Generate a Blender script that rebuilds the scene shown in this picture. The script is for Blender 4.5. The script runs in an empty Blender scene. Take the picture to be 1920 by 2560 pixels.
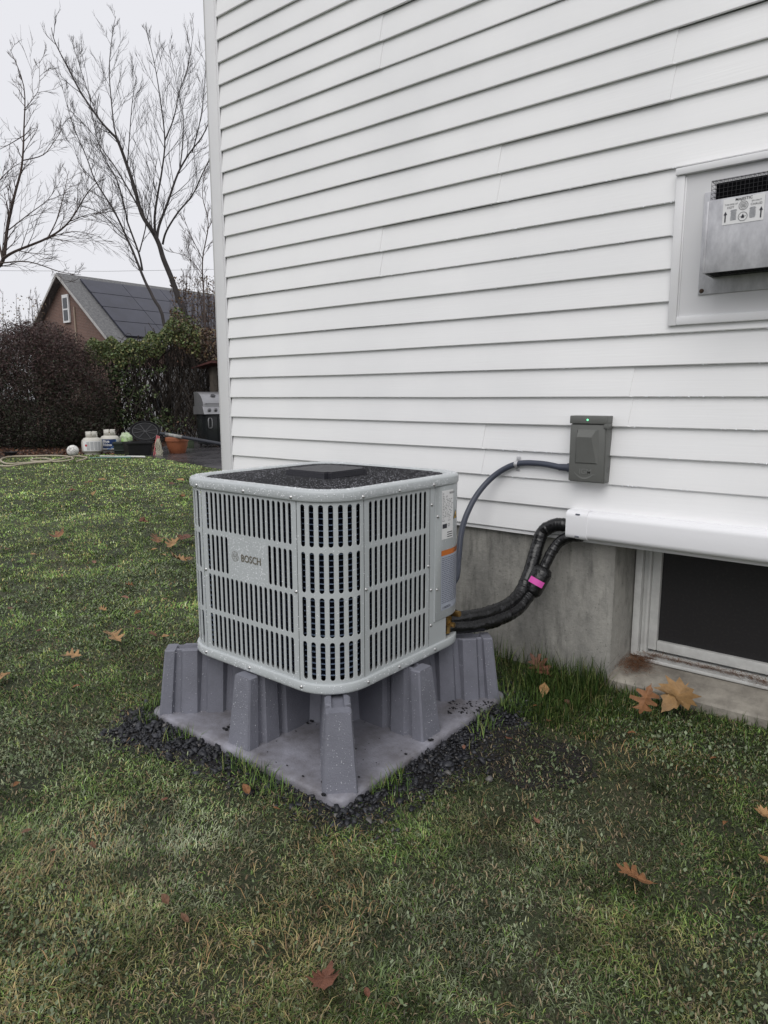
import bpy, bmesh, math, random
import numpy as np
from mathutils import Vector, Matrix

random.seed(7)
RNG = np.random.default_rng(7)
scene = bpy.context.scene
C = scene.collection
PI = math.pi
rad = math.radians

# ------------------------------------------------------------------ camera
F_PX, YAW, PITCH, ROLL = 1734.876, rad(-39.044), rad(-9.4293), rad(-0.1094)
CAM = Vector((0.0, -2.7025, 1.19))
fw = Vector((math.sin(YAW) * math.cos(PITCH), math.cos(YAW) * math.cos(PITCH), math.sin(PITCH)))
r0 = Vector((math.cos(YAW), -math.sin(YAW), 0)); u0 = r0.cross(fw)
rt = r0 * math.cos(ROLL) + u0 * math.sin(ROLL); up = -r0 * math.sin(ROLL) + u0 * math.cos(ROLL)
cd = bpy.data.cameras.new('camera'); cam = bpy.data.objects.new('camera', cd); C.objects.link(cam)
cam.matrix_world = Matrix(((rt.x, up.x, -fw.x, CAM.x), (rt.y, up.y, -fw.y, CAM.y), (rt.z, up.z, -fw.z, CAM.z), (0, 0, 0, 1)))
cd.sensor_fit = 'VERTICAL'; cd.sensor_height = 36.0; cd.sensor_width = 27.0
cd.lens = F_PX * 36.0 / 2560.0
cd.clip_start = 0.05; cd.clip_end = 2000
scene.camera = cam

# ------------------------------------------------------------------ sky and sun (overcast)
SUN_DIR = Vector((0.28, -0.62, 0.78)).normalized()          # towards the brighter part of the cloud deck
world = bpy.data.worlds.new('World'); scene.world = world; world.use_nodes = True
nt = world.node_tree; nt.nodes.clear()
sky = nt.nodes.new('ShaderNodeTexSky'); sky.sky_type = 'NISHITA'; sky.sun_disc = False
sky.sun_elevation = math.asin(SUN_DIR.z); sky.sun_rotation = math.atan2(SUN_DIR.x, SUN_DIR.y)
sky.dust_density = 6.0; sky.air_density = 1.0
bg1 = nt.nodes.new('ShaderNodeBackground'); bg1.inputs['Strength'].default_value = 0.05
bg2 = nt.nodes.new('ShaderNodeBackground'); bg2.inputs['Color'].default_value = (0.815, 0.818, 0.858, 1); bg2.inputs['Strength'].default_value = 1.07
mixs = nt.nodes.new('ShaderNodeMixShader'); mixs.inputs[0].default_value = 0.93
outw = nt.nodes.new('ShaderNodeOutputWorld')
nt.links.new(sky.outputs[0], bg1.inputs['Color'])
nt.links.new(bg1.outputs[0], mixs.inputs[1]); nt.links.new(bg2.outputs[0], mixs.inputs[2]); nt.links.new(mixs.outputs[0], outw.inputs[0])
sl = bpy.data.lights.new('sun', 'SUN'); sl.energy = 1.5; sl.angle = rad(50); sl.color = (1.0, 0.985, 0.96)
so = bpy.data.objects.new('sun', sl); C.objects.link(so)
so.rotation_euler = SUN_DIR.to_track_quat('Z', 'Y').to_euler()

scene.view_settings.view_transform = 'Standard'; scene.view_settings.look = 'None'
scene.view_settings.exposure = 0.0; scene.view_settings.gamma = 1.0; scene.view_settings.use_curve_mapping = False

# ------------------------------------------------------------------ helpers
def at(px, py, depth):
    """point seen at photo pixel (1920x2560) at the given depth along the view axis"""
    return CAM + (fw + rt * ((px - 960) / F_PX) + up * ((1280 - py) / F_PX)) * depth
def gnd(px, py, z=0.0):
    d = fw + rt * ((px - 960) / F_PX) + up * ((1280 - py) / F_PX)
    return CAM + d * ((z - CAM.z) / d.z)
def wallp(px, py, Y=0.0):
    d = fw + rt * ((px - 960) / F_PX) + up * ((1280 - py) / F_PX)
    return CAM + d * ((Y - CAM.y) / d.y)
def depth_of(p): return (Vector(p) - CAM).dot(fw)

_mats = {}
def nodes_of(m):
    m.use_nodes = True; n = m.node_tree.nodes; l = m.node_tree.links
    return n, l, n['Principled BSDF']
def mat(name, col, rough=0.5, metal=0.0, var=0.0, vscale=8.0, bump=0.0, bscale=60.0, col2=None, stretch=None, coat=0.0, rvar=0.0, spec=0.35):
    """procedural material: base colour with noise variation, roughness variation and fine relief"""
    if name in _mats: return _mats[name]
    m = bpy.data.materials.new(name); n, l, b = nodes_of(m)
    b.inputs['Roughness'].default_value = rough; b.inputs['Metallic'].default_value = metal
    b.inputs['Coat Weight'].default_value = coat; b.inputs['Specular IOR Level'].default_value = spec
    b.inputs['Base Color'].default_value = (*col, 1)
    tc = n.new('ShaderNodeTexCoord'); mp = n.new('ShaderNodeMapping'); l.new(tc.outputs['Object'], mp.inputs[0])
    if stretch: mp.inputs['Scale'].default_value = stretch
    if var > 0 or col2:
        c2 = col2 if col2 else tuple(max(0, c * (1 - var)) for c in col)
        nz = n.new('ShaderNodeTexNoise'); nz.inputs['Scale'].default_value = vscale; nz.inputs['Detail'].default_value = 8; nz.inputs['Roughness'].default_value = 0.65
        l.new(mp.outputs[0], nz.inputs['Vector'])
        rp = n.new('ShaderNodeValToRGB'); rp.color_ramp.elements[0].position = 0.35; rp.color_ramp.elements[1].position = 0.68
        rp.color_ramp.elements[0].color = (*c2, 1); rp.color_ramp.elements[1].color = (*col, 1)
        l.new(nz.outputs['Fac'], rp.inputs[0]); l.new(rp.outputs[0], b.inputs['Base Color'])
        if rvar:
            mr = n.new('ShaderNodeMapRange'); mr.inputs[3].default_value = rough - rvar; mr.inputs[4].default_value = rough + rvar
            l.new(nz.outputs['Fac'], mr.inputs[0]); l.new(mr.outputs[0], b.inputs['Roughness'])
    if bump > 0:
        n2 = n.new('ShaderNodeTexNoise'); n2.inputs['Scale'].default_value = bscale; n2.inputs['Detail'].default_value = 6
        l.new(mp.outputs[0], n2.inputs['Vector'])
        bp = n.new('ShaderNodeBump'); bp.inputs['Strength'].default_value = bump; bp.inputs['Distance'].default_value = 0.01
        l.new(n2.outputs['Fac'], bp.inputs['Height']); l.new(bp.outputs[0], b.inputs['Normal'])
    _mats[name] = m; return m
def mat_attr(name, rough=0.5, spec=0.5, sheen=0.0, trans=0.0):
    """colour from a per-piece colour attribute 'col'"""
    if name in _mats: return _mats[name]
    m = bpy.data.materials.new(name); n, l, b = nodes_of(m)
    a = n.new('ShaderNodeAttribute'); a.attribute_name = 'col'; l.new(a.outputs['Color'], b.inputs['Base Color'])
    b.inputs['Roughness'].default_value = rough; b.inputs['Specular IOR Level'].default_value = spec
    _mats[name] = m; return m

class MB:
    """collects geometry for one mesh"""
    def __init__(s): s.v = []; s.f = []
    def add(s, vs, fs):
        o = len(s.v); s.v.extend([tuple(v) for v in vs]); s.f.extend([tuple(i + o for i in f) for f in fs]); return s
    def quad(s, a, b, c, d): return s.add([a, b, c, d], [(0, 1, 2, 3)])
    def box(s, x0, x1, y0, y1, z0, z1):
        return s.add([(x0, y0, z0), (x1, y0, z0), (x1, y1, z0), (x0, y1, z0), (x0, y0, z1), (x1, y0, z1), (x1, y1, z1), (x0, y1, z1)],
                     [(0, 3, 2, 1), (4, 5, 6, 7), (0, 1, 5, 4), (1, 2, 6, 5), (2, 3, 7, 6), (3, 0, 4, 7)])
    def bbox(s, x0, x1, y0, y1, z0, z1, bev=0.004, seg=2, M=None):
        bm = bmesh.new(); bmesh.ops.create_cube(bm, size=1.0)
        for v in bm.verts: v.co = Vector(((x0 + x1) / 2 + v.co.x * (x1 - x0), (y0 + y1) / 2 + v.co.y * (y1 - y0), (z0 + z1) / 2 + v.co.z * (z1 - z0)))
        bmesh.ops.bevel(bm, geom=bm.edges[:], offset=bev, segments=seg, affect='EDGES', profile=0.5)
        if M: bm.transform(M)
        s.bm(bm); return s
    def bm(s, bm):
        bm.verts.index_update(); s.add([v.co[:] for v in bm.verts], [[v.index for v in f.verts] for f in bm.faces]); bm.free(); return s
    def tube(s, pts, rs, n=8, cap=True):
        pts = [Vector(p) for p in pts]
        if not hasattr(rs, '__len__'): rs = [rs] * len(pts)
        t0 = (pts[1] - pts[0]).normalized()
        ref = Vector((0, 0, 1)) if abs(t0.z) < 0.9 else Vector((1, 0, 0))
        nx = t0.cross(ref).normalized(); vs = []
        for i, p in enumerate(pts):
            t = ((pts[min(i + 1, len(pts) - 1)] - pts[max(i - 1, 0)])).normalized()
            nx = (nx - t * nx.dot(t)).normalized(); ny = t.cross(nx)
            for k in range(n):
                a = 2 * PI * k / n
                vs.append(p + (nx * math.cos(a) + ny * math.sin(a)) * rs[i])
        fs = []
        for i in range(len(pts) - 1):
            for k in range(n):
                fs.append((i * n + k, i * n + (k + 1) % n, (i + 1) * n + (k + 1) % n, (i + 1) * n + k))
        if cap: fs.append(tuple(range(n))[::-1]); fs.append(tuple((len(pts) - 1) * n + k for k in range(n)))
        return s.add(vs, fs)
    def lathe(s, prof, n=24, cx=0, cy=0, M=None):
        vs = []; fs = []
        for r, z in prof:
            for k in range(n):
                a = 2 * PI * k / n; p = Vector((cx + r * math.cos(a), cy + r * math.sin(a), z)); vs.append(M @ p if M else p)
        for i in range(len(prof) - 1):
            for k in range(n): fs.append((i * n + k, i * n + (k + 1) % n, (i + 1) * n + (k + 1) % n, (i + 1) * n + k))
        return s.add(vs, fs)
    def mesh(s, name, smooth=None, recalc=True):
        me = bpy.data.meshes.new(name); me.from_pydata(s.v, [], s.f); me.update()
        if smooth is not None:
            bm = bmesh.new(); bm.from_mesh(me); bmesh.ops.remove_doubles(bm, verts=bm.verts, dist=1e-5)
            if recalc: bmesh.ops.recalc_face_normals(bm, faces=bm.faces)
            bm.to_mesh(me); bm.free()
            me.shade_smooth(); me.set_sharp_from_angle(angle=rad(smooth))
        return me
    def build(s, name, m, parent=None, smooth=None, loc=None, recalc=True):
        me = s.mesh(name, smooth, recalc); me.materials.append(m)
        o = bpy.data.objects.new(name, me); C.objects.link(o)
        if parent: o.parent = parent
        if loc: o.location = loc
        return o
def empty(name, loc=(0, 0, 0), rz=0.0):
    o = bpy.data.objects.new(name, None); C.objects.link(o); o.location = loc; o.rotation_euler.z = rz; o.empty_display_size = 0.05; return o
def tag(o, label=None, cat=None, group=None, kind=None):
    if label: o['label'] = label
    if cat: o['category'] = cat
    if group: o['group'] = group
    if kind: o['kind'] = kind
    return o
def link_copy(o, parent=None, loc=None):
    c = o.copy(); C.objects.link(c)
    if parent: c.parent = parent
    if loc: c.location = loc
    return c

def np_mesh(name, V, quads, tris, colors, m, parent=None):
    """big mesh from numpy arrays; quads (n,4), tris (n,3), colors per vertex (n,3)"""
    me = bpy.data.meshes.new(name); nq = 0 if quads is None else len(quads); ntr = 0 if tris is None else len(tris)
    me.vertices.add(len(V)); me.vertices.foreach_set('co', np.asarray(V, np.float32).ravel())
    loops = np.concatenate([a.ravel() for a in (quads, tris) if a is not None and len(a)]).astype(np.int32)
    me.loops.add(len(loops)); me.loops.foreach_set('vertex_index', loops)
    me.polygons.add(nq + ntr)
    starts = np.concatenate([np.arange(nq) * 4, nq * 4 + np.arange(ntr) * 3]).astype(np.int32)
    me.polygons.foreach_set('loop_start', starts)
    me.update(calc_edges=True)
    if colors is not None:
        at_ = me.attributes.new('col', 'FLOAT_COLOR', 'POINT')
        c4 = np.ones((len(V), 4), np.float32); c4[:, :3] = colors; at_.data.foreach_set('color', c4.ravel())
    me.materials.append(m)
    o = bpy.data.objects.new(name, me); C.objects.link(o)
    if parent: o.parent = parent
    return o

_perm = RNG.random((256, 256))
def vnoise(x, y, s):
    x = x * s + 100.3; y = y * s + 57.7
    xi = np.floor(x).astype(int); yi = np.floor(y).astype(int); fx = x - xi; fy = y - yi
    fx = fx * fx * (3 - 2 * fx); fy = fy * fy * (3 - 2 * fy)
    g = lambda a, b: _perm[a & 255, b & 255]
    return (g(xi, yi) * (1 - fx) + g(xi + 1, yi) * fx) * (1 - fy) + (g(xi, yi + 1) * (1 - fx) + g(xi + 1, yi + 1) * fx) * fy
def fbm(x, y, s):
    return (vnoise(x, y, s) + 0.5 * vnoise(x + 31, y - 17, s * 2.1) + 0.25 * vnoise(x - 9, y + 71, s * 4.3)) / 1.75

_txt = {}
def text_geo(body, size, bold=0.0, align='LEFT'):
    """flat lettering as (verts, faces) in the xy plane"""
    key = (body, size, bold, align)
    if key not in _txt:
        cu = bpy.data.curves.new('t', 'FONT'); cu.body = body; cu.size = size; cu.offset = bold * size; cu.align_x = align; cu.resolution_u = 3
        ob = bpy.data.objects.new('t', cu); C.objects.link(ob)
        dg = bpy.context.evaluated_depsgraph_get(); ev = ob.evaluated_get(dg); me = bpy.data.meshes.new_from_object(ev)
        vs = [v.co.copy() for v in me.vertices]; fs = [tuple(p.vertices) for p in me.polygons]
        bpy.data.objects.remove(ob); bpy.data.curves.remove(cu); bpy.data.meshes.remove(me); _txt[key] = (vs, fs)
    return _txt[key]
def flat_text(mb, fn, body, size, x, y, bold=0.0, align='LEFT', sx=1.0):
    vs, fs = text_geo(body, size, bold, align)
    return mb.add([fn(x + v.x * sx, y + v.y) for v in vs], fs)
def ring(mb, fn, cx, cy, r0_, r1_, n=24, a0=0, a1=2 * PI):
    vs = []
    for k in range(n + 1):
        a = a0 + (a1 - a0) * k / n
        vs += [fn(cx + r0_ * math.cos(a), cy + r0_ * math.sin(a)), fn(cx + r1_ * math.cos(a), cy + r1_ * math.sin(a))]
    return mb.add(vs, [(2 * k, 2 * k + 2, 2 * k + 3, 2 * k + 1) for k in range(n)])

# ------------------------------------------------------------------ materials
def siding_mat():
    m = bpy.data.materials.new('white_vinyl'); n, l, b = nodes_of(m)
    tc = n.new('ShaderNodeTexCoord'); mp = n.new('ShaderNodeMapping'); mp.inputs['Scale'].default_value = (3, 40, 90); l.new(tc.outputs['Object'], mp.inputs[0])
    nz = n.new('ShaderNodeTexNoise'); nz.inputs['Scale'].default_value = 1.6; nz.inputs['Detail'].default_value = 5; l.new(mp.outputs[0], nz.inputs['Vector'])
    bp = n.new('ShaderNodeBump'); bp.inputs['Strength'].default_value = 0.12; bp.inputs['Distance'].default_value = 0.004
    n2 = n.new('ShaderNodeTexNoise'); n2.inputs['Scale'].default_value = 1.3; n2.inputs['Detail'].default_value = 6; l.new(tc.outputs['Object'], n2.inputs['Vector'])
    rp = n.new('ShaderNodeValToRGB'); rp.color_ramp.elements[0].color = (0.77, 0.772, 0.778, 1); rp.color_ramp.elements[1].color = (0.84, 0.84, 0.842, 1)
    rp.color_ramp.elements[0].position = 0.3; rp.color_ramp.elements[1].position = 0.6
    l.new(n2.outputs['Fac'], rp.inputs[0]); l.new(rp.outputs[0], b.inputs['Base Color'])
    l.new(nz.outputs['Fac'], bp.inputs['Height']); l.new(bp.outputs[0], b.inputs['Normal'])
    b.inputs['Roughness'].default_value = 0.42
    return m
M_SIDE = siding_mat()
M_TRIM = mat('white_trim', (0.78, 0.78, 0.79), 0.4, var=0.06, vscale=3)
M_VINYLF = mat('window_vinyl', (0.62, 0.62, 0.60), 0.45, var=0.22, vscale=14, bump=0.05)
M_UNIT = mat('grey_powder_coat', (0.455, 0.482, 0.492), 0.38, var=0.06, vscale=5, bump=0.04, bscale=300)
M_STAND = mat('grey_polymer', (0.198, 0.202, 0.240), 0.52, var=0.24, vscale=7, bump=0.25, bscale=220, rvar=0.12)
M_BLACKP = mat('black_plastic', (0.018, 0.018, 0.02), 0.35, var=0.3, vscale=20, bump=0.1)
M_GRILLE = mat('black_coated_wire', (0.010, 0.010, 0.012), 0.5, spec=0.3)
M_COIL = mat('coil_fins', (0.003, 0.004, 0.009), 0.7, spec=0.08, bump=0.3, bscale=200, stretch=(1, 1, 8))
M_TUBE_LIT = mat('coil_tubes', (0.26, 0.34, 0.48), 0.28, metal=0.5, spec=0.5)  # bluish base colour brightened to carry the reflections at the coil bends
M_SCREW = mat('steel_screw', (0.5, 0.5, 0.5), 0.3, metal=0.9)
M_DROP = mat('water_drop', (0.80, 0.82, 0.85), 0.08, coat=1.0)
M_BRASS = mat('brass', (0.52, 0.33, 0.12), 0.35, metal=0.9, var=0.4, vscale=40)
M_COPPER = mat('copper', (0.25, 0.12, 0.06), 0.45, metal=0.8, var=0.4, vscale=30)
M_TAPE = mat('black_tape_wrap', (0.009, 0.009, 0.010), 0.24, spec=0.5, bump=0.8, bscale=20, var=0.4, vscale=30, rvar=0.15)
M_PINK = mat('pink_tape', (0.68, 0.10, 0.42), 0.45)
M_WHIP = mat('blue_grey_conduit', (0.055, 0.062, 0.085), 0.35, bump=0.1)
M_BOXG = mat('disconnect_grey', (0.135, 0.138, 0.130), 0.45, bump=0.15, bscale=400, var=0.1)
M_BOXE = mat('disconnect_emboss', (0.175, 0.178, 0.170), 0.35)
M_PVC = mat('line_cover_white', (0.80, 0.80, 0.82), 0.32, bump=0.05, bscale=30)
M_GALV = mat('galvanised_steel', (0.60, 0.60, 0.62), 0.45, metal=0.45, col2=(0.42, 0.42, 0.44), vscale=34, stretch=(1, 1, 0.45), bump=0.05, rvar=0.12)
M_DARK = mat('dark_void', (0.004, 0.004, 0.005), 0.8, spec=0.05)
M_LABEL = mat('white_label', (0.72, 0.72, 0.72), 0.4)
M_LABELG = mat('grey_label', (0.38, 0.41, 0.48), 0.4)
M_ORANGE = mat('orange_label', (0.55, 0.16, 0.03), 0.4)
M_INK = mat('label_ink', (0.035, 0.035, 0.045), 0.5)
M_INKG = mat('label_ink_grey', (0.12, 0.13, 0.16), 0.5)
M_LOGO = mat('logo_print', (0.13, 0.115, 0.085), 0.35)
M_YEL = mat('warning_yellow', (0.75, 0.45, 0.03), 0.4)

# ------------------------------------------------------------------ ground, lawn and beds
UX, UY, UZ = -1.748, -0.879, 0.275       # heat pump base centre
PX_, PY_, PH = -1.750, -0.860, 0.492     # stand centre, half side
def ground_mat():
    m = bpy.data.materials.new('thatch_soil'); n, l, b = nodes_of(m)
    tc = n.new('ShaderNodeTexCoord')
    def noise(s, d=8, dist=0.0):
        q = n.new('ShaderNodeTexNoise'); q.inputs['Scale'].default_value = s; q.inputs['Detail'].default_value = d; q.inputs['Distortion'].default_value = dist
        q.inputs['Roughness'].default_value = 0.7; l.new(tc.outputs['Object'], q.inputs['Vector']); return q
    a = noise(2.2, 8, 0.4); r1 = n.new('ShaderNodeValToRGB')
    e = r1.color_ramp.elements; e[0].position = 0.3; e[0].color = (0.018, 0.025, 0.010, 1); e[1].position = 0.7; e[1].color = (0.080, 0.074, 0.038, 1)
    x = r1.color_ramp.elements.new(0.5); x.color = (0.044, 0.056, 0.020, 1)
    l.new(a.outputs['Fac'], r1.inputs[0])
    c = noise(70, 4); r2 = n.new('ShaderNodeValToRGB'); r2.color_ramp.elements[0].color = (0.25, 0.25, 0.25, 1); r2.color_ramp.elements[1].color = (1.3, 1.3, 1.3, 1)
    r2.color_ramp.elements[0].position = 0.35; r2.color_ramp.elements[1].position = 0.65; l.new(c.outputs['Fac'], r2.inputs[0])
    mx = n.new('ShaderNodeMix'); mx.data_type = 'RGBA'; mx.blend_type = 'MULTIPLY'; mx.inputs[0].default_value = 0.8
    l.new(r1.outputs[0], mx.inputs[6]); l.new(r2.outputs[0], mx.inputs[7]); l.new(mx.outputs[2], b.inputs['Base Color'])
    b.inputs['Roughness'].default_value = 0.8
    bp = n.new('ShaderNodeBump'); bp.inputs['Strength'].default_value = 0.8; bp.inputs['Distance'].default_value = 0.02
    l.new(c.outputs['Fac'], bp.inputs['Height']); l.new(bp.outputs[0], b.inputs['Normal'])
    return m
def heave(x, y): return 0.05 * (fbm(np.asarray(x, float), np.asarray(y, float), 0.6) - 0.5) * 0.5
mb = MB()
GX = np.concatenate([[-300, -120, -60, -40], np.arange(-30, 8.01, 0.5), [20, 60, 300]])
GY = np.concatenate([[-300, -100, -30, -12], np.arange(-8, 30.01, 0.5), [45, 80, 150, 400]])
vs = []; fs = []
for j, y in enumerate(GY):
    for i, x in enumerate(GX): vs.append((x, y, 0.0))
nx_ = len(GX)
for j in range(len(GY) - 1):
    for i in range(nx_ - 1): fs.append((j * nx_ + i, j * nx_ + i + 1, (j + 1) * nx_ + i + 1, (j + 1) * nx_ + i))
mb.add(vs, fs); ground = mb.build('ground', ground_mat()); tag(ground, kind='structure')

# patio: dark wet concrete beyond the house corner
pat = [gnd(362, 1140), gnd(430, 1152), gnd(562, 1176), gnd(600, 1182), gnd(760, 1120), gnd(640, 1085), gnd(540, 1098), gnd(440, 1108), gnd(395, 1122)]
def patio_mat():
    return mat('wet_patio', (0.085, 0.080, 0.085), 0.28, col2=(0.030, 0.029, 0.032), vscale=0.9, bump=0.12, bscale=60, rvar=0.15)
mb = MB(); n_ = len(pat)
mb.add([(p.x, p.y, 0.008) for p in pat] + [(p.x, p.y, -0.05) for p in pat], [tuple(range(n_))] + [(i, (i + 1) % n_, n_ + (i + 1) % n_, n_ + i) for i in range(n_)])
tag(mb.build('patio', patio_mat()), kind='structure')
# mulch bed below the shrubs
bed = [gnd(-260, 1150), gnd(-60, 1147), gnd(120, 1142), gnd(230, 1136), gnd(362, 1137), gnd(400, 1120), gnd(520, 1098), gnd(700, 1080), gnd(700, 1050), gnd(-260, 1050)]
mb = MB(); n_ = len(bed)
mb.add([(p.x, p.y, 0.004) for p in bed] + [(p.x, p.y, -0.04) for p in bed], [tuple(range(n_))] + [(i, (i + 1) % n_, n_ + (i + 1) % n_, n_ + i) for i in range(n_)])
tag(mb.build('mulch_bed', mat('mulch', (0.060, 0.036, 0.026), 0.8, col2=(0.022, 0.014, 0.011), vscale=9, bump=0.8, bscale=30)), kind='structure')

def in_poly(x, y, poly):
    ins = np.zeros(len(x), bool); n = len(poly)
    for i in range(n):
        a = poly[i]; b = poly[(i + 1) % n]
        c = ((a.y > y) != (b.y > y)) & (x < (b.x - a.x) * (y - a.y) / (b.y - a.y + 1e-12) + a.x); ins ^= c
    return ins
def gravel_field(x, y):
    """>0 inside the ring of stone around the stand"""
    dx = np.abs(x - PX_) - PH; dy = np.abs(y - PY_) - PH
    d = np.where((dx > 0) & (dy > 0), np.hypot(np.maximum(dx, 0), np.maximum(dy, 0)), np.maximum(dx, dy))
    w = 0.080 + 0.24 * (fbm(x, y, 2.5) - 0.45) + 0.10 * (fbm(x, y, 9.0) - 0.5)
    w = w + 0.040 * np.clip((-x - 1.85) / 0.25, 0, 1) * (y < PY_ - PH * 0.8); w = np.where(x < PX_ - PH, w * 0.55, w)          # broad apron on the left
    w = w + 0.03 * np.clip((y + 0.95) / 0.3, 0, 1) * (x > PX_)            # and at the right rear
    return w - d, d
# ------------------------------------------------------------------ white house
DZ = CAM.z
COURSE = 0.1143; Z0 = 2.05583 + DZ
def zk(k): return Z0 - COURSE * k
X_L, X_R = -3.451, 3.2
house = empty('house', (X_L, 0, 0))
tag(house, 'white vinyl sided house with a concrete foundation', 'house')
HO = Vector((X_L, 0, 0))
def hp(mbx, name, m, smooth=None):
    mbx.v = [(v[0] - X_L, v[1], v[2]) for v in mbx.v]; return mbx.build(name, m, house, smooth)
mb = MB(); mb.box(X_L - 0.06, X_R, 0.018, 6.0, zk(23) - 0.02, 5.6); hp(mb, 'sheathing', mat('house_wrap', (0.5, 0.5, 0.5), 0.8))
OPEN_X0, OPEN_X1, OPEN_Z0 = -0.998, -0.12, 0.045
# concrete foundation, built round the window opening
def conc_mat():
    m = bpy.data.materials.new('foundation_concrete'); n, l, b = nodes_of(m)
    tc = n.new('ShaderNodeTexCoord')
    def nz(s, d, st=(1, 1, 1), ro=0.65):
        mp = n.new('ShaderNodeMapping'); mp.inputs['Scale'].default_value = st; l.new(tc.outputs['Object'], mp.inputs[0])
        q = n.new('ShaderNodeTexNoise'); q.inputs['Scale'].default_value = s; q.inputs['Detail'].default_value = d; q.inputs['Roughness'].default_value = ro; l.new(mp.outputs[0], q.inputs['Vector']); return q
    a = nz(4.5, 10, (1.5, 1, 0.7), 0.72); r = n.new('ShaderNodeValToRGB'); e = r.color_ramp.elements
    e[0].position = 0.33; e[0].color = (0.175, 0.172, 0.160, 1); e[1].position = 0.66; e[1].color = (0.38, 0.368, 0.335, 1); l.new(a.outputs['Fac'], r.inputs[0])
    s = nz(18, 6, (1.3, 1, 0.22)); r2 = n.new('ShaderNodeValToRGB'); r2.color_ramp.elements[0].position = 0.30; r2.color_ramp.elements[1].position = 0.48
    r2.color_ramp.elements[0].color = (0.42, 0.42, 0.42, 1); r2.color_ramp.elements[1].color = (1, 1, 1, 1); l.new(s.outputs['Fac'], r2.inputs[0])
    mx = n.new('ShaderNodeMix'); mx.data_type = 'RGBA'; mx.blend_type = 'MULTIPLY'; mx.inputs[0].default_value = 0.75
    l.new(r.outputs[0], mx.inputs[6]); l.new(r2.outputs[0], mx.inputs[7]); l.new(mx.outputs[2], b.inputs['Base Color'])
    vo = n.new('ShaderNodeTexVoronoi'); vo.inputs['Scale'].default_value = 42; l.new(tc.outputs['Object'], vo.inputs['Vector']); r3 = n.new('ShaderNodeValToRGB'); r3.color_ramp.elements[0].position = 0.06; r3.color_ramp.elements[1].position = 0.16; r3.color_ramp.elements[0].color = (0.45, 0.45, 0.45, 1)
    l.new(vo.outputs['Distance'], r3.inputs[0]); mx2 = n.new('ShaderNodeMix'); mx2.data_type = 'RGBA'; mx2.blend_type = 'MULTIPLY'; mx2.inputs[0].default_value = 0.7; l.new(mx.outputs[2], mx2.inputs[6]); l.new(r3.outputs[0], mx2.inputs[7]); l.new(mx2.outputs[2], b.inputs['Base Color'])
    bb = nz(55, 5); bp = n.new('ShaderNodeBump'); bp.inputs['Strength'].default_value = 0.35; bp.inputs['Distance'].default_value = 0.01
    l.new(bb.outputs['Fac'], bp.inputs['Height']); l.new(bp.outputs[0], b.inputs['Normal']); b.inputs['Roughness'].default_value = 0.75
    return m
M_CONC = conc_mat()
mb = MB(); ZF = zk(23) - 0.022
mb.box(X_L + 0.02, OPEN_X0, 0.012, 0.25, -0.4, ZF)
mb.box(OPEN_X1, X_R, 0.012, 0.25, -0.4, ZF)
mb.box(OPEN_X0, OPEN_X1, 0.012, 0.25, -0.4, OPEN_Z0 - 0.06)
mb.box(X_L + 0.02, X_L + 0.27, 0.25, 6, -0.4, ZF)
# splayed left reveal
mb.add([(OPEN_X0, 0.0125, OPEN_Z0 - 0.06), (OPEN_X0 + 0.030, 0.19, OPEN_Z0 - 0.06), (OPEN_X0 + 0.030, 0.19, ZF), (OPEN_X0, 0.0125, ZF)], [(0, 1, 2, 3)])
hp(mb, 'foundation', M_CONC)
# sill of the basement window
mb = MB()
bm = bmesh.new()
prof = [(-0.012, -0.05), (-0.012, 0.036), (-0.004, 0.044), (0.04, 0.056), (0.19, 0.098), (0.24, 0.10), (0.24, -0.05)]
for X in (OPEN_X0 - 0.004, OPEN_X1 + 0.004):
    for (y, z) in prof: mb.v.append((X, y, z))
k = len(prof); mb.f += [(i, (i + 1) % k, k + (i + 1) % k, k + i) for i in range(k)] + [tuple(range(k)), tuple(range(k, 2 * k))]
hp(mb, 'window_sill', mat('sill_concrete', (0.34, 0.315, 0.27), 0.7, col2=(0.16, 0.145, 0.125), vscale=9, bump=0.35, bscale=70))
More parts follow.
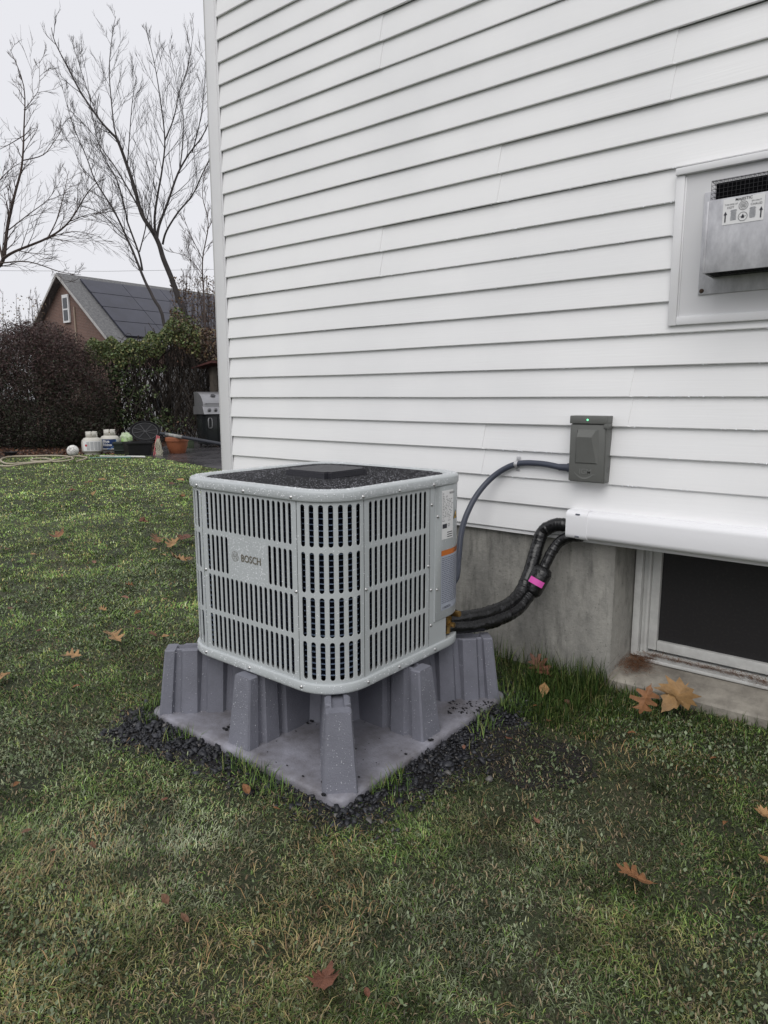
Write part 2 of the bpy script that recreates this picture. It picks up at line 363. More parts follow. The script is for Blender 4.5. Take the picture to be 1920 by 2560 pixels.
# siding: panels of two courses with lapped joints
SEAMS = {}
for (px, py) in ((952, 108.5), (952, 630), (1682, 160), (1246, 437), (1575, 992), (1207, 1121)):
    p = wallp(px, py, -0.008); kk = round((Z0 - p.z) / COURSE); kk += kk % 2 and (1 if (Z0 - p.z) / COURSE > kk else -1); SEAMS.setdefault(kk, []).append(p.x)
rs_ = random.Random(3)
def siding_profile(zb, n):      # from the bottom lip up: (y, z)
    P = []
    for c in range(n):
        b = zb + c * COURSE
        P += [(-0.0020, b + 0.0005), (-0.0140, b - 0.0014), (-0.0158, b + 0.0014), (-0.0150, b + 0.010), (-0.0098, b + 0.050), (-0.0045, b + 0.092), (-0.0020, b + COURSE - 0.0005)]
    return P
def panel(x0, x1, zb, n, off, sl, sr):
    P = siding_profile(zb, n); m_ = MB()
    xs = [x0] + [x for x in np.arange(math.ceil((x0 + 0.2) / 0.6) * 0.6, x1 - 0.2, 0.6)] + [x1]
    nS = len(xs)
    for i, x in enumerate(xs):
        w = 0.0012 * math.sin(x * 2.3 + zb * 37) + 0.0008 * math.sin(x * 5.1 + zb * 71)
        for (y, z) in P:
            t = ((z - zb) % COURSE) / COURSE
            xx = x + (sl * t if i == 0 else (sr * t if i == nS - 1 else 0))
            m_.v.append((xx, y - off, z + w * 0.7))
    k = len(P)
    for i in range(nS - 1):
        for j in range(k - 1): m_.f.append((i * k + j, (i + 1) * k + j, (i + 1) * k + j + 1, i * k + j + 1))
    for e in (0, nS - 1):       # folded edge so that the lap shows its thickness
        o = len(m_.v)
        for j in range(k): v = m_.v[e * k + j]; m_.v.append((v[0], v[1] + 0.0060, v[2]))
        for j in range(k - 1): m_.f.append((e * k + j, e * k + j + 1, o + j + 1, o + j))
    return m_
X_S = X_L + 0.092
VENT = (-0.838, 0.36, 0.256 + DZ, 0.775 + DZ)      # vent block x0 x1 z0 z1
kb = 23
while zk(kb) < 5.5:
    mid = kb - 1
    sp = sorted(SEAMS.get(mid, []))
    if not sp and mid % 4 == 0: sp = [rs_.uniform(1.2, 2.4)]
    edges = [X_S] + sp + [X_R]
    for i in range(len(edges) - 1):
        m_ = panel(edges[i] - (0.0 if i == 0 else 0.02), edges[i + 1], zk(kb), 2, 0.0 if i % 2 else 0.0034, 0.0, 0.012)
        hp(m_, 'siding_panel', M_SIDE, 25)
    kb -= 2
mb = MB()                                                             # corner post, L shaped with a receiving channel
mb.bbox(X_L, X_L + 0.082, -0.022, 0.0, zk(23) - 0.03, 5.55, 0.003)
mb.bbox(X_L, X_L + 0.022, 0.0, 0.10, zk(23) - 0.03, 5.55, 0.003)
mb.bbox(X_L + 0.082, X_L + 0.094, -0.019, -0.012, zk(23) - 0.03, 5.55, 0.002)
hp(mb, 'corner_post', M_TRIM, 40)
mb = MB(); mb.box(X_S, X_R, -0.012, 0.018, zk(23) - 0.018, zk(23) - 0.004); hp(mb, 'starter_strip', M_TRIM)
mb = MB(); mb.box(X_L - 0.3, X_R, -0.35, 6.3, 5.56, 5.62); hp(mb, 'soffit', M_TRIM)
mb = MB(); mb.add([(X_L - 0.3, -0.37, 5.623), (X_R, -0.37, 5.623), (X_R, 3.0, 7.4), (X_L - 0.3, 3.0, 7.4), (X_R, 6.3, 5.623), (X_L - 0.3, 6.3, 5.623)], [(0, 1, 2, 3), (3, 2, 4, 5), (0, 3, 5), (1, 4, 2)])
hp(mb, 'roof', mat('roof_shingle', (0.08, 0.08, 0.085), 0.9, var=0.4, vscale=20))
# basement window
win = empty('window', (OPEN_X0 - X_L, 0.19, OPEN_Z0)); win.parent = house
def wb(name, m, boxes, bev=0.004):
    q = MB()
    for b in boxes: q.bbox(*b, bev)
    o = q.build(name, m, win, 40); return o
fx0 = 0.032; fx1 = OPEN_X1 - OPEN_X0 - 0.01; fz1 = 0.56
wb('frame', M_VINYLF, [(fx0, fx0 + 0.030, -0.03, 0.05, 0.055, fz1), (fx0 + 0.030, fx0 + 0.046, -0.004, 0.05, 0.055, fz1), (fx0 + 0.046, fx0 + 0.060, -0.014, 0.05, 0.055, fz1),
                        (fx1 - 0.05, fx1, -0.03, 0.05, 0.055, fz1), (fx0, fx1, -0.03, 0.05, fz1 - 0.04, fz1),
                        (fx0 + 0.03, fx1 - 0.05, -0.036, 0.05, 0.045, 0.072), (fx0 + 0.06, fx1 - 0.05, -0.050, -0.036, 0.045, 0.060)])
wb('sash', M_VINYLF, [(fx0 + 0.060, fx0 + 0.096, 0.002, 0.04, 0.085, fz1 - 0.04), (fx1 - 0.09, fx1 - 0.05, 0.002, 0.04, 0.085, fz1 - 0.04), (fx0 + 0.0965, fx1 - 0.0905, 0.0025, 0.04, 0.085, 0.127)])
q = MB(); q.quad((fx0 + 0.09, 0.022, 0.12), (fx1 - 0.08, 0.022, 0.12), (fx1 - 0.08, 0.022, fz1 - 0.03), (fx0 + 0.09, 0.022, fz1 - 0.03))
def screen_mat():
    m = bpy.data.materials.new('insect_screen'); n, l, b = nodes_of(m)
    b.inputs['Base Color'].default_value = (0.012, 0.011, 0.012, 1); b.inputs['Roughness'].default_value = 0.6
    tc = n.new('ShaderNodeTexCoord'); nz = n.new('ShaderNodeTexNoise'); nz.inputs['Scale'].default_value = 90; nz.inputs['Detail'].default_value = 6; l.new(tc.outputs['Object'], nz.inputs['Vector'])
    r = n.new('ShaderNodeValToRGB'); r.color_ramp.elements[0].position = 0.5; r.color_ramp.elements[0].color = (0.010, 0.009, 0.010, 1); r.color_ramp.elements[1].position = 0.8; r.color_ramp.elements[1].color = (0.022, 0.019, 0.019, 1)
    l.new(nz.outputs['Fac'], r.inputs[0]); l.new(r.outputs[0], b.inputs['Base Color']); return m
q.build('pane', screen_mat(), win)

# water beads hanging on the lower lips of the siding
def drops_mesh(pts, rads, nrms=None):
    q = MB()
    for i, (p, r) in enumerate(zip(pts, rads)):
        n = Vector(nrms[i]) if nrms is not None else Vector((0, -1, 0))
        a = n.orthogonal().normalized(); b = n.cross(a); p = Vector(p)
        base = [p + (a * math.cos(t) + b * math.sin(t)) * r for t in (0, PI / 3, 2 * PI / 3, PI, 4 * PI / 3, 5 * PI / 3)]
        mid = [p + (a * math.cos(t) + b * math.sin(t)) * r * 0.72 + n * r * 0.5 for t in (0, PI / 3, 2 * PI / 3, PI, 4 * PI / 3, 5 * PI / 3)]
        q.add(base + mid + [p + n * r * 0.72], [(k, (k + 1) % 6, 6 + (k + 1) % 6, 6 + k) for k in range(6)] + [(6 + k, 6 + (k + 1) % 6, 12) for k in range(6)])
    return q
pts = []; rr = []
for k in range(11, 24):
    x = X_S
    dens = 0.028 if k > 14 else 0.05
    while x < 0.6:
        x += rs_.expovariate(1 / dens)
        pts.append((x, -0.0158, zk(k) + rs_.uniform(-0.002, 0.001))); rr.append(rs_.uniform(0.0014, 0.0032))
q = drops_mesh(pts, rr); o = hp(q, 'water_drops', M_DROP, 60); o['kind'] = 'stuff'

# ------------------------------------------------------------------ condenser stand
stand = empty('equipment_stand', (PX_, PY_, 0)); tag(stand, 'grey moulded plastic stand with ribbed legs under the heat pump', 'stand')
def rrect(h, r, n=6):
    P = []
    for cx, cy, a0 in ((h - r, -h + r, -PI / 2), (h - r, h - r, 0), (-h + r, h - r, PI / 2), (-h + r, -h + r, PI)):
        for k in range(n + 1):
            a = a0 + PI / 2 * k / n; P.append((cx + r * math.cos(a), cy + r * math.sin(a)))
    return P
mb = MB(); rings_ = [(PH, 0.045, -0.04), (PH, 0.045, 0.018), (PH - 0.003, 0.045, 0.026), (PH - 0.010, 0.043, 0.031), (PH - 0.05, 0.03, 0.0300), (PH - 0.18, 0.03, 0.0290), (0.02, 0.015, 0.0290)]
k = None
for (h, r, z) in rings_:
    P = rrect(h, r); k = len(P); mb.v += [(x, y, z) for x, y in P]
for i in range(len(rings_) - 1): mb.f += [(i * k + j, i * k + (j + 1) % k, (i + 1) * k + (j + 1) % k, (i + 1) * k + j) for j in range(k)]
mb.f.append(tuple((len(rings_) - 1) * k + j for j in range(k)))
plate_m = mat('grey_polymer_plate', (0.29, 0.29, 0.335), 0.42, col2=(0.125, 0.118, 0.125), vscale=7, bump=0.22, bscale=160, rvar=0.14)
mb.build('base_plate', plate_m, stand, 40)
LEGH = 0.243
def fin(Ro, Ri, wb_, wt_):
    """one hollow-topped radial leg along +x: fluted sides, sloping end, channel on top"""
    q = MB(); st = []
    u = Ro
    st.append((Ro, Ro - 0.030, 0.0, 0.0)); u = Ro - 0.012
    st.append((Ro - 0.008, Ro - 0.036, 0.004, 0.0))
    st.append((Ro - 0.045, Ro - 0.066, 0.004, 0.0)); first = True
    u = Ro - 0.047
    while u > Ri + 0.1:
        st.append((u - 0.006, u - 0.024, -0.012, 0.011)); st.append((u - 0.026, u - 0.040, -0.012, 0.011))
        st.append((u - 0.036, u - 0.048, 0.005, 0.011)); st.append((u - 0.092, u - 0.100, 0.006, 0.011)); u -= 0.094
    st.append((Ri, Ri + 0.01, 0.0, 0.011))
    for (ub, ut, dw, tr) in st:
        b = wb_ + dw; t = wt_ + dw * 0.8; ti = max(0.012, wt_ - 0.014); e = 0.004
        q.v += [(ub, -b, 0.02), (ut + (ub - ut) * 0.04, -t - 0.001, LEGH - e), (ut, -t + e, LEGH), (ut, -ti, LEGH), (ut, -ti + 0.003, LEGH - tr),
                (ut, ti - 0.003, LEGH - tr), (ut, ti, LEGH), (ut, t - e, LEGH), (ut + (ub - ut) * 0.04, t + 0.001, LEGH - e), (ub, b, 0.02)]
    n = 10
    for i in range(len(st) - 1):
        for j in range(n - 1): q.f.append((i * n + j, (i + 1) * n + j, (i + 1) * n + j + 1, i * n + j + 1))
    q.f.append(tuple(range(n))); q.f.append(tuple((len(st) - 1) * n + j for j in range(n)))
    return q
for i in range(8):
    diag = i % 2 == 1
    q = fin(0.645 if diag else 0.468, 0.16 if diag else 0.14, 0.050, 0.034)
    M = Matrix.Rotation(i * PI / 4, 4, 'Z') @ Matrix.Translation((0, 0, 0.0))
    q.v = [tuple(M @ Vector((v[0], v[1], v[2] + 0.028 if v[2] > 0.03 else v[2] + 0.006))) for v in q.v]
    q.build('leg', M_STAND, stand, 18)
mb = MB(); mb.lathe([(0.19, 0.028), (0.155, 0.262), (0.15, 0.266), (0.08, 0.266), (0.0, 0.266)], 20); mb.build('hub', M_STAND, stand, 40)

# ------------------------------------------------------------------ heat pump
W, RC = 0.760, 0.145; LF = W - 2 * RC; ARC = PI / 2 * RC; HALF = W / 2
unit = empty('heat_pump', (UX, UY, UZ)); tag(unit, 'light grey louvred heat pump condenser standing on a plastic stand', 'heat pump')
PER = 4 * (LF + ARC)
def per(s, off=0.0):
    s = s % PER; side = int(s // (LF + ARC)); t = s - side * (LF + ARC)
    if t <= LF: x, y, nx, ny = -HALF + RC + t, -HALF - off, 0, -1
    else:
        a = -PI / 2 + (t - LF) / RC; cx, cy = HALF - RC, -HALF + RC
        x, y, nx, ny = cx + (RC + off) * math.cos(a), cy + (RC + off) * math.sin(a), math.cos(a), math.sin(a)
    for _ in range(side): x, y, nx, ny = -y, x, -ny, nx
    return x, y, nx, ny
def P3(s, z, off=0.0):
    x, y, _, _ = per(s, off); return (x, y, z)
def per_stops(s0, s1, step=0.018):
    out = [s0]; marks = []
    for side in range(-1, 5):
        b = side * (LF + ARC); marks += [b, b + LF] + [b + LF + ARC * k / 8 for k in range(1, 8)]
    out += sorted(m_ for m_ in marks if s0 + 1e-4 < m_ < s1 - 1e-4); out.append(s1); return out
def sweep(profile, s0=0.0, s1=PER, close=True):
    q = MB(); ss = per_stops(s0, s1)
    for s in ss:
        for (o, z) in profile: q.v.append(P3(s, z, o))
    k = len(profile)
    for i in range(len(ss) - 1):
        for j in range(k - 1): q.f.append((i * k + j, (i + 1) * k + j, (i + 1) * k + j + 1, i * k + j + 1))
    return q
ZP0, ZP1, ZT = 0.032, 0.610, 0.639
ROWF = [(0.023, 0.249), (0.276, 0.498), (0.520, 0.742), (0.766, 0.982)]     # fractions from the top
ROWS = [(ZP1 - (ZP1 - ZP0) * b, ZP1 - (ZP1 - ZP0) * a) for a, b in ROWF]
def louvre(s0, s1, ncol, ml, mr, fill, skip=()):
    """slotted sheet between path positions s0..s1; skip = {(row, col)} blanks. Returns MB and slot list"""
    q = MB(); p = (s1 - s0 - ml - mr) / ncol; hw = p * fill / 2; slots = []
    def rect(a, b, z0, z1):
        ss = per_stops(a, b)
        for i in range(len(ss) - 1): q.quad(P3(ss[i], z0), P3(ss[i + 1], z0), P3(ss[i + 1], z1), P3(ss[i], z1))
    zb = [ZP0]
    for (z0, z1) in ROWS[::-1]: pass
    cuts = [ZP1] + [(ROWS[i][0] + ROWS[i + 1][1]) / 2 for i in range(3)] + [ZP0]
    rect(s0, s0 + ml, ZP0, ZP1); rect(s1 - mr, s1, ZP0, ZP1)
    for r in range(4):
        c1, c0 = cuts[r], cuts[r + 1]; z0, z1 = ROWS[r]
        for c in range(ncol):
            a = s0 + ml + c * p; b = a + p; m_ = (a + b) / 2
            if (r, c) in skip: rect(a, b, c0, c1); continue
            slots.append((m_, hw, z0, z1)); nn = 6; O = []; I = []
            for t in range(nn + 1):
                an = PI - PI * t / nn; I.append((m_ + hw * math.cos(an), z1 - hw + hw * math.sin(an))); O.append((a + (b - a) * t / nn, c1))
            for t in range(nn + 1):
                an = -PI * t / nn; I.append((m_ + hw * math.cos(an), z0 + hw + hw * math.sin(an))); O.append((b - (b - a) * t / nn, c0))
            k = len(I); base = len(q.v)
            q.v += [P3(s, z) for s, z in O] + [P3(s, z) for s, z in I]
            q.v += [P3(m_ + (s - m_) * 0.94, z + (0.0006 if z < (z0 + z1) / 2 else -0.0006), -0.0008) for s, z in I] + [P3(m_ + (s - m_) * 0.90, z, -0.0022) for s, z in I]
            for j in range(k):
                j2 = (j + 1) % k
                q.f.append((base + k + j, base + k + j2, base + j2, base + j))
                q.f.append((base + 2 * k + j, base + 2 * k + j2, base + k + j2, base + k + j))
                q.f.append((base + 3 * k + j, base + 3 * k + j2, base + 2 * k + j2, base + 2 * k + j))
    return q, slots
SEAM = 0.0012
S_C = LF; S_R = LF + ARC; S_SV = S_R + 0.350; S_END = S_R + LF
SLOTS = {}
def lv(name, s0, s1, n, ml, mr, fill, skip=()):
    q, sl_ = louvre(s0 + SEAM, s1 - SEAM, n, ml, mr, fill, skip); SLOTS[(s0, s1)] = sl_
    return q.build(name, M_UNIT, unit, 50, recalc=False)
lv('front_louvre', 0, LF, 18, 0.018, 0.018, 0.62, {(1, c) for c in range(5, 13)})
lv('corner_louvre', S_C, S_R, 7, 0.007, 0.007, 0.54)
lv('side_louvre', S_R, S_SV, 12, 0.018, 0.014, 0.60)
lv('corner_louvre', -ARC, 0, 7, 0.007, 0.007, 0.54)
lv('back_louvre', 2 * (LF + ARC), 3 * LF + 2 * ARC, 18, 0.018, 0.018, 0.62)
lv('corner_louvre', 3 * LF + 2 * ARC, 3 * (LF + ARC), 7, 0.007, 0.007, 0.54)
lv('left_louvre', 3 * (LF + ARC), 4 * LF + 3 * ARC, 18, 0.018, 0.018, 0.62)
# dark seams behind the panel joints
for s in (0, S_C, S_R, S_SV):
    q = MB(); q.quad(P3(s - 0.004, ZP0, -0.003), P3(s + 0.004, ZP0, -0.003), P3(s + 0.004, ZP1, -0.003), P3(s - 0.004, ZP1, -0.003)); q.build('seam_backing', M_DARK, unit)
# service side: corner post strip, cover with labels, lower valve plate
CUTZ = 0.150
q = sweep([(0, ZP0), (0, ZP1)], S_SV + SEAM, S_SV + 0.060); 
q.add(*(lambda m_: (m_.v, m_.f))(sweep([(0, ZP0), (0, CUTZ)], S_SV + 0.060, S_END - 0.012)))
q.build('valve_plate', M_UNIT, unit, 40, recalc=False)
S_C0, S_C1 = S_SV + 0.030, S_END + ARC * 0.93
q = sweep([(-0.012, 0.118), (0.003, 0.118), (0.0045, 0.121), (0.0045, ZP1 - 0.001)], S_C0, S_C1)
for s in (S_C0, S_C1): q.quad(P3(s, 0.118, -0.002), P3(s, 0.118, 0.0045), P3(s, ZP1 - 0.001, 0.0045), P3(s, ZP1 - 0.001, -0.002))
cover = q.build('service_cover', M_UNIT, unit, 40)
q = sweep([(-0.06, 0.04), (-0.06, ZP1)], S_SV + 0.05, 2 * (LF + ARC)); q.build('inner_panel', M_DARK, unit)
# labels on the service cover
def lab(off): return lambda x, y: P3(x, y, off)
def sheet(q, s0, s1, z0, z1, off):
    ss = per_stops(s0, s1, 0.01)
    for i in range(len(ss) - 1): q.quad(P3(ss[i], z0, off), P3(ss[i + 1], z0, off), P3(ss[i + 1], z1, off), P3(ss[i], z1, off))
    return q
LS0 = S_C0 + 0.036
rl = random.Random(5)
lb1 = sheet(MB(), LS0, LS0 + 0.072, 0.412, 0.588, 0.0055).build('rating_label', M_LABEL, cover)
q = MB(); fL = lab(0.0062)
flat_text(q, fL, 'BOSCH', 0.010, LS0 + 0.046, 0.574, 0.012)
ring(q, fL, LS0 + 0.008, 0.576, 0.0026, 0.0034, 14)
for i in range(14):
    z = 0.566 - i * 0.0056; x = LS0 + 0.004
    while x < LS0 + (0.060 if i > 1 else 0.035):
        w = rl.uniform(0.004, 0.014)
        q.quad(fL(x, z), fL(x + w, z), fL(x + w, z + 0.0014), fL(x, z + 0.0014)); x += w + rl.uniform(0.002, 0.012)
q.quad(fL(LS0 + 0.004, 0.452), fL(LS0 + 0.032, 0.452), fL(LS0 + 0.032, 0.468), fL(LS0 + 0.004, 0.468))
for i in range(3):
    q.quad(fL(LS0 + 0.034, 0.418 + 0.008 * i), fL(LS0 + 0.066, 0.418 + 0.008 * i), fL(LS0 + 0.066, 0.421 + 0.008 * i), fL(LS0 + 0.034, 0.421 + 0.008 * i))
ring(q, fL, LS0 + 0.044, 0.462, 0.0045, 0.0058, 14)
for cx in (0.010, 0.046):
    for a, b in (((cx - 0.007, 0.478), (cx + 0.007, 0.478)), ((cx + 0.007, 0.478), (cx, 0.490)), ((cx, 0.490), (cx - 0.007, 0.478))):
        q.quad(fL(LS0 + a[0], a[1]), fL(LS0 + b[0], b[1]), fL(LS0 + b[0], b[1] + 0.0012), fL(LS0 + a[0], a[1] + 0.0012))
q.build('print', M_INK, cover)
q = MB(); fT = lab(0.0058); tx = LS0 + 0.094; q.add([fT(tx - 0.018, 0.478), fT(tx + 0.018, 0.478), fT(tx, 0.512)], [(0, 1, 2)]); q.build('warning_triangle', M_INK, cover)
q = MB(); q.add([fL(tx - 0.0140, 0.4805), fL(tx + 0.0140, 0.4805), fL(tx, 0.5070)], [(0, 1, 2)]); q.build('warning_triangle', M_YEL, cover)
q = MB(); fU = lab(0.0066); q.add([fU(tx - 0.004, 0.483), fU(tx + 0.004, 0.483), fU(tx + 0.005, 0.489), fU(tx, 0.498), fU(tx - 0.005, 0.489)], [(0, 1, 2, 3, 4)]); q.build('flame_symbol', M_INK, cover)
LW1 = S_C1 - 0.02
sheet(MB(), LS0, LW1, 0.150, 0.352, 0.0055).build('instruction_label', M_LABELG, cover)
sheet(MB(), LS0, LW1, 0.3525, 0.372, 0.0055).build('warning_band', M_ORANGE, cover)
q = MB(); flat_text(q, fL, 'WARNING', 0.010, LS0 + 0.10, 0.3655, 0.01); flat_text(q, fL, 'AVERTISSEMENT', 0.010, LS0 + 0.08, 0.3560, 0.01)
q.add([fL(LS0 + 0.088, 0.3655), fL(LS0 + 0.097, 0.3655), fL(LS0 + 0.0925, 0.373)], [(0, 1, 2)])
q.build('print', M_INK, cover)
q = MB(); flat_text(q, fL, 'BOSCH', 0.012, LS0 + 0.022, 0.155, 0.012); ring(q, fL, LS0 + 0.013, 0.159, 0.0035, 0.0045, 14); q.build('print', M_INK, cover)
q = MB()
for i in range(24):
    z = 0.345 - i * 0.0072; x = LS0 + 0.004
    while x < LW1 - 0.012:
        w = rl.uniform(0.006, 0.02); q.quad(fL(x, z - 0.003), fL(min(x + w, LW1 - 0.003), z - 0.003), fL(min(x + w, LW1 - 0.003), z), fL(x, z)); x += w + rl.uniform(0.002, 0.004)
q.build('print', mat('small_print', (0.16, 0.17, 0.21), 0.5), cover)
# brand mark on the front
q = MB(); PITCH_F = (LF - 0.036) / 18; fF = lab(0.0012); bx = 0.018 + PITCH_F * 5; zc = (ROWS[1][0] + ROWS[1][1]) / 2 + 0.004
cx = bx + 0.034
ring(q, fF, cx, zc, 0.0155, 0.0170, 28)
ring(q, fF, cx, zc, 0.0095, 0.0107, 12, PI * 0.62, PI * 1.38); ring(q, fF, cx, zc, 0.0095, 0.0107, 12, -PI * 0.38, PI * 0.38)
for xx in (-0.0052, 0.0040): q.quad(fF(cx + xx, zc - 0.0095), fF(cx + xx + 0.0013, zc - 0.0095), fF(cx + xx + 0.0013, zc + 0.0095), fF(cx + xx, zc + 0.0095))
q.quad(fF(cx - 0.005, zc - 0.0006), fF(cx + 0.005, zc - 0.0006), fF(cx + 0.005, zc + 0.0007), fF(cx - 0.005, zc + 0.0007))
flat_text(q, fF, 'BOSCH', 0.034, cx + 0.030, zc - 0.0120, 0.020, sx=0.90)
q.build('logo', M_LOGO, unit)
# top cover
sweep([(-0.012, ZP1 - 0.004), (0.0065, ZP1 - 0.004), (0.0085, ZP1 - 0.001), (0.0090, ZT - 0.007), (0.0070, ZT - 0.002), (0.002, ZT), (-0.034, ZT + 0.001), (-0.044, ZT - 0.001), (-0.050, ZT - 0.010), (-0.052, ZT - 0.02)]).build('top_cover', M_UNIT, unit, 60)
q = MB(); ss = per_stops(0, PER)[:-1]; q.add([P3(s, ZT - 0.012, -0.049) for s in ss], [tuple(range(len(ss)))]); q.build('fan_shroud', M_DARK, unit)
# fan guard: a dense grid of coated wires with bowed crossings
q = MB(); Hh = HALF - 0.051
def guard_half(v): 
    v = abs(v); r = RC - 0.05; lim = Hh - r
    return Hh if v <= lim else lim + math.sqrt(max(0, r * r - (v - lim) ** 2))
step = 0.0125; nW = int(2 * Hh / step)
for i in range(nW + 1):
    v = -Hh + 2 * Hh * i / nW; h = guard_half(min(abs(v), Hh - 1e-4)) - 0.001
    if h < 0.02: continue
    jv = v + rl.uniform(-0.0008, 0.0008)
    q.tube([(-h, jv, ZT - 0.005), (0, jv, ZT - 0.0035), (h, jv, ZT - 0.005)], 0.0026, 5, False)
    q.tube([(jv, -h, ZT - 0.0075), (jv, 0, ZT - 0.006), (jv, h, ZT - 0.0075)], 0.0026, 5, False)
g_ = q.build('fan_guard', M_GRILLE, unit, 80)
pts = []; rr = []
for _ in range(3200):
    a = rl.uniform(-Hh, Hh); b = rl.uniform(-Hh, Hh)
    if abs(a) > guard_half(b): continue
    pts.append((a, b, ZT - 0.003)); rr.append(rl.uniform(0.0010, 0.0024))
qd = drops_mesh(pts, rr, [(0, 0, 1)] * len(pts)); o = qd.build('rain_beads', mat('rain_bead_dark', (0.10, 0.10, 0.12), 0.12, coat=1.0), unit, 60); o['kind'] = 'stuff'
q = MB(); bm = bmesh.new(); bmesh.ops.create_cube(bm, size=1.0)
for v in bm.verts: v.co = Vector((v.co.x * (0.225 if v.co.z < 0 else 0.218), v.co.y * (0.225 if v.co.z < 0 else 0.218), ZT + 0.009 + v.co.z * 0.022))
bmesh.ops.bevel(bm, geom=[e for e in bm.edges if abs(e.verts[0].co.z - e.verts[1].co.z) > 0.01], offset=0.016, segments=4, affect='EDGES')
bmesh.ops.bevel(bm, geom=[e for e in bm.edges if min(e.verts[0].co.z, e.verts[1].co.z) > ZT + 0.015], offset=0.004, segments=2, affect='EDGES')
q.bm(bm); q.build('motor_plate', mat('black_plate', (0.020, 0.020, 0.026), 0.42, bump=0.3, bscale=260), unit, 30)
# base pan
sweep([(-0.10, 0.002), (0.004, 0.0), (0.0075, 0.003), (0.0085, 0.008), (0.0085, ZP0 - 0.003), (0.0065, ZP0), (0.0, ZP0 + 0.0005), (-0.045, ZP0 - 0.006)]).build('base_pan', M_UNIT, unit, 60)
q = MB()
q.add([P3(s, 0.004, -0.09) for s in ss], [tuple(range(len(ss)))]); q.build('base_floor', M_BLACKP, unit)
for (x, y) in ((0.30, -0.30), (0.30, 0.30), (-0.30, 0.30), (-0.30, -0.30)):
    q = MB(); q.lathe([(0.035, -0.006), (0.035, 0.0), (0.03, 0.012)], 14, x, y); q.build('rubber_foot', M_BLACKP, unit)
# coil behind the louvres
sweep([(-0.034, 0.04), (-0.034, ZP1)], 2 * (LF + ARC) - 0.02, 4 * (LF + ARC) + S_SV + 0.02).build('coil', M_COIL, unit, 60)
M_FINT = mat('coil_fin_lines', (0.020, 0.032, 0.060), 0.5, spec=0.2)
for nm, sa_, sb_, m_, pr in (('coil_tubes', 0.004, LF - 0.004, M_FINT, -0.0325), ('coil_tubes', S_R + 0.004, S_SV, M_FINT, -0.0325), ('coil_bend_lit', LF - 0.003, S_R + 0.003, M_TUBE_LIT, -0.0260), ('coil_bend_lit', -ARC, 0.003, M_TUBE_LIT, -0.0260)):  # bends: bare tubes, with reflected light painted into their brighter colour
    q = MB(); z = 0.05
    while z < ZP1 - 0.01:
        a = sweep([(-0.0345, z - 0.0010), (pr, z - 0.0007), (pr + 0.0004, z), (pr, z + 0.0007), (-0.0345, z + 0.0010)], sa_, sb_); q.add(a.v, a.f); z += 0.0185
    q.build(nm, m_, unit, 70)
# screws along the rims
scr = MB(); scr.lathe([(0.0, 0.0042), (0.003, 0.004), (0.0046, 0.0022), (0.0056, 0.0012), (0.0062, 0.0)], 10); scr_me = scr.mesh('screw', 60); scr_me.materials.append(M_SCREW)
def screw(s, z, off):
    x, y, nx, ny = per(s, off); o = bpy.data.objects.new('screw', scr_me); C.objects.link(o); o.parent = unit; o.location = (x, y, z)
    o.rotation_euler = Vector((nx, ny, 0)).to_track_quat('Z', 'Y').to_euler()
for s in (-ARC + 0.03, -0.012, 0.235, LF - 0.014, S_R - 0.010, S_R + 0.17, S_SV + 0.012): screw(s, ZP1 + 0.006, 0.0086)
for s in (-ARC * 0.5, 0.0, 0.235, LF + 0.012, S_R + 0.008, S_R + 0.17, S_SV + 0.03): screw(s, 0.017, 0.0085)
for s, z in ((0.009, 0.32), (LF - 0.009, 0.32), (S_R + 0.009, 0.32), (S_SV - 0.006, 0.33), (S_SV + 0.012, 0.24), (S_SV + 0.012, 0.545), (S_SV + 0.012, 0.11)): screw(s, z, 0.0002)
for s, z in ((S_C0 + 0.012, 0.50), (S_C0 + 0.012, 0.235)): screw(s, z, 0.0046)
# service valves
val = empty('service_valve', (0, 0, 0)); val.parent = unit
vx, vy = HALF - 0.030, HALF - 0.105
q = MB(); q.tube([(vx, vy, 0.036), (vx, vy, 0.095)], 0.013, 10); q.tube([(vx, vy, 0.070), (vx + 0.03, vy + 0.006, 0.070)], 0.010, 8); q.tube([(vx + 0.012, vy - 0.012, 0.045), (vx + 0.02, vy - 0.018, 0.075)], 0.009, 6)
q.tube([(vx, vy, 0.095), (vx, vy, 0.112)], 0.009, 6); q.build('valve_body', M_BRASS, val, 40)
q = MB(); q.tube([(vx - 0.02, vy + 0.04, 0.036), (vx - 0.02, vy + 0.04, 0.13)], 0.013, 10); q.tube([(vx - 0.02, vy + 0.04, 0.10), (vx + 0.03, vy + 0.04, 0.105)], 0.012, 8); q.build('valve_body', M_BRASS, val, 40)
q = MB(); q.tube([(vx - 0.035, vy - 0.02, 0.036), (vx - 0.035, vy - 0.02, 0.14)], 0.012, 10); q.build('pipe', M_COPPER, val, 40)
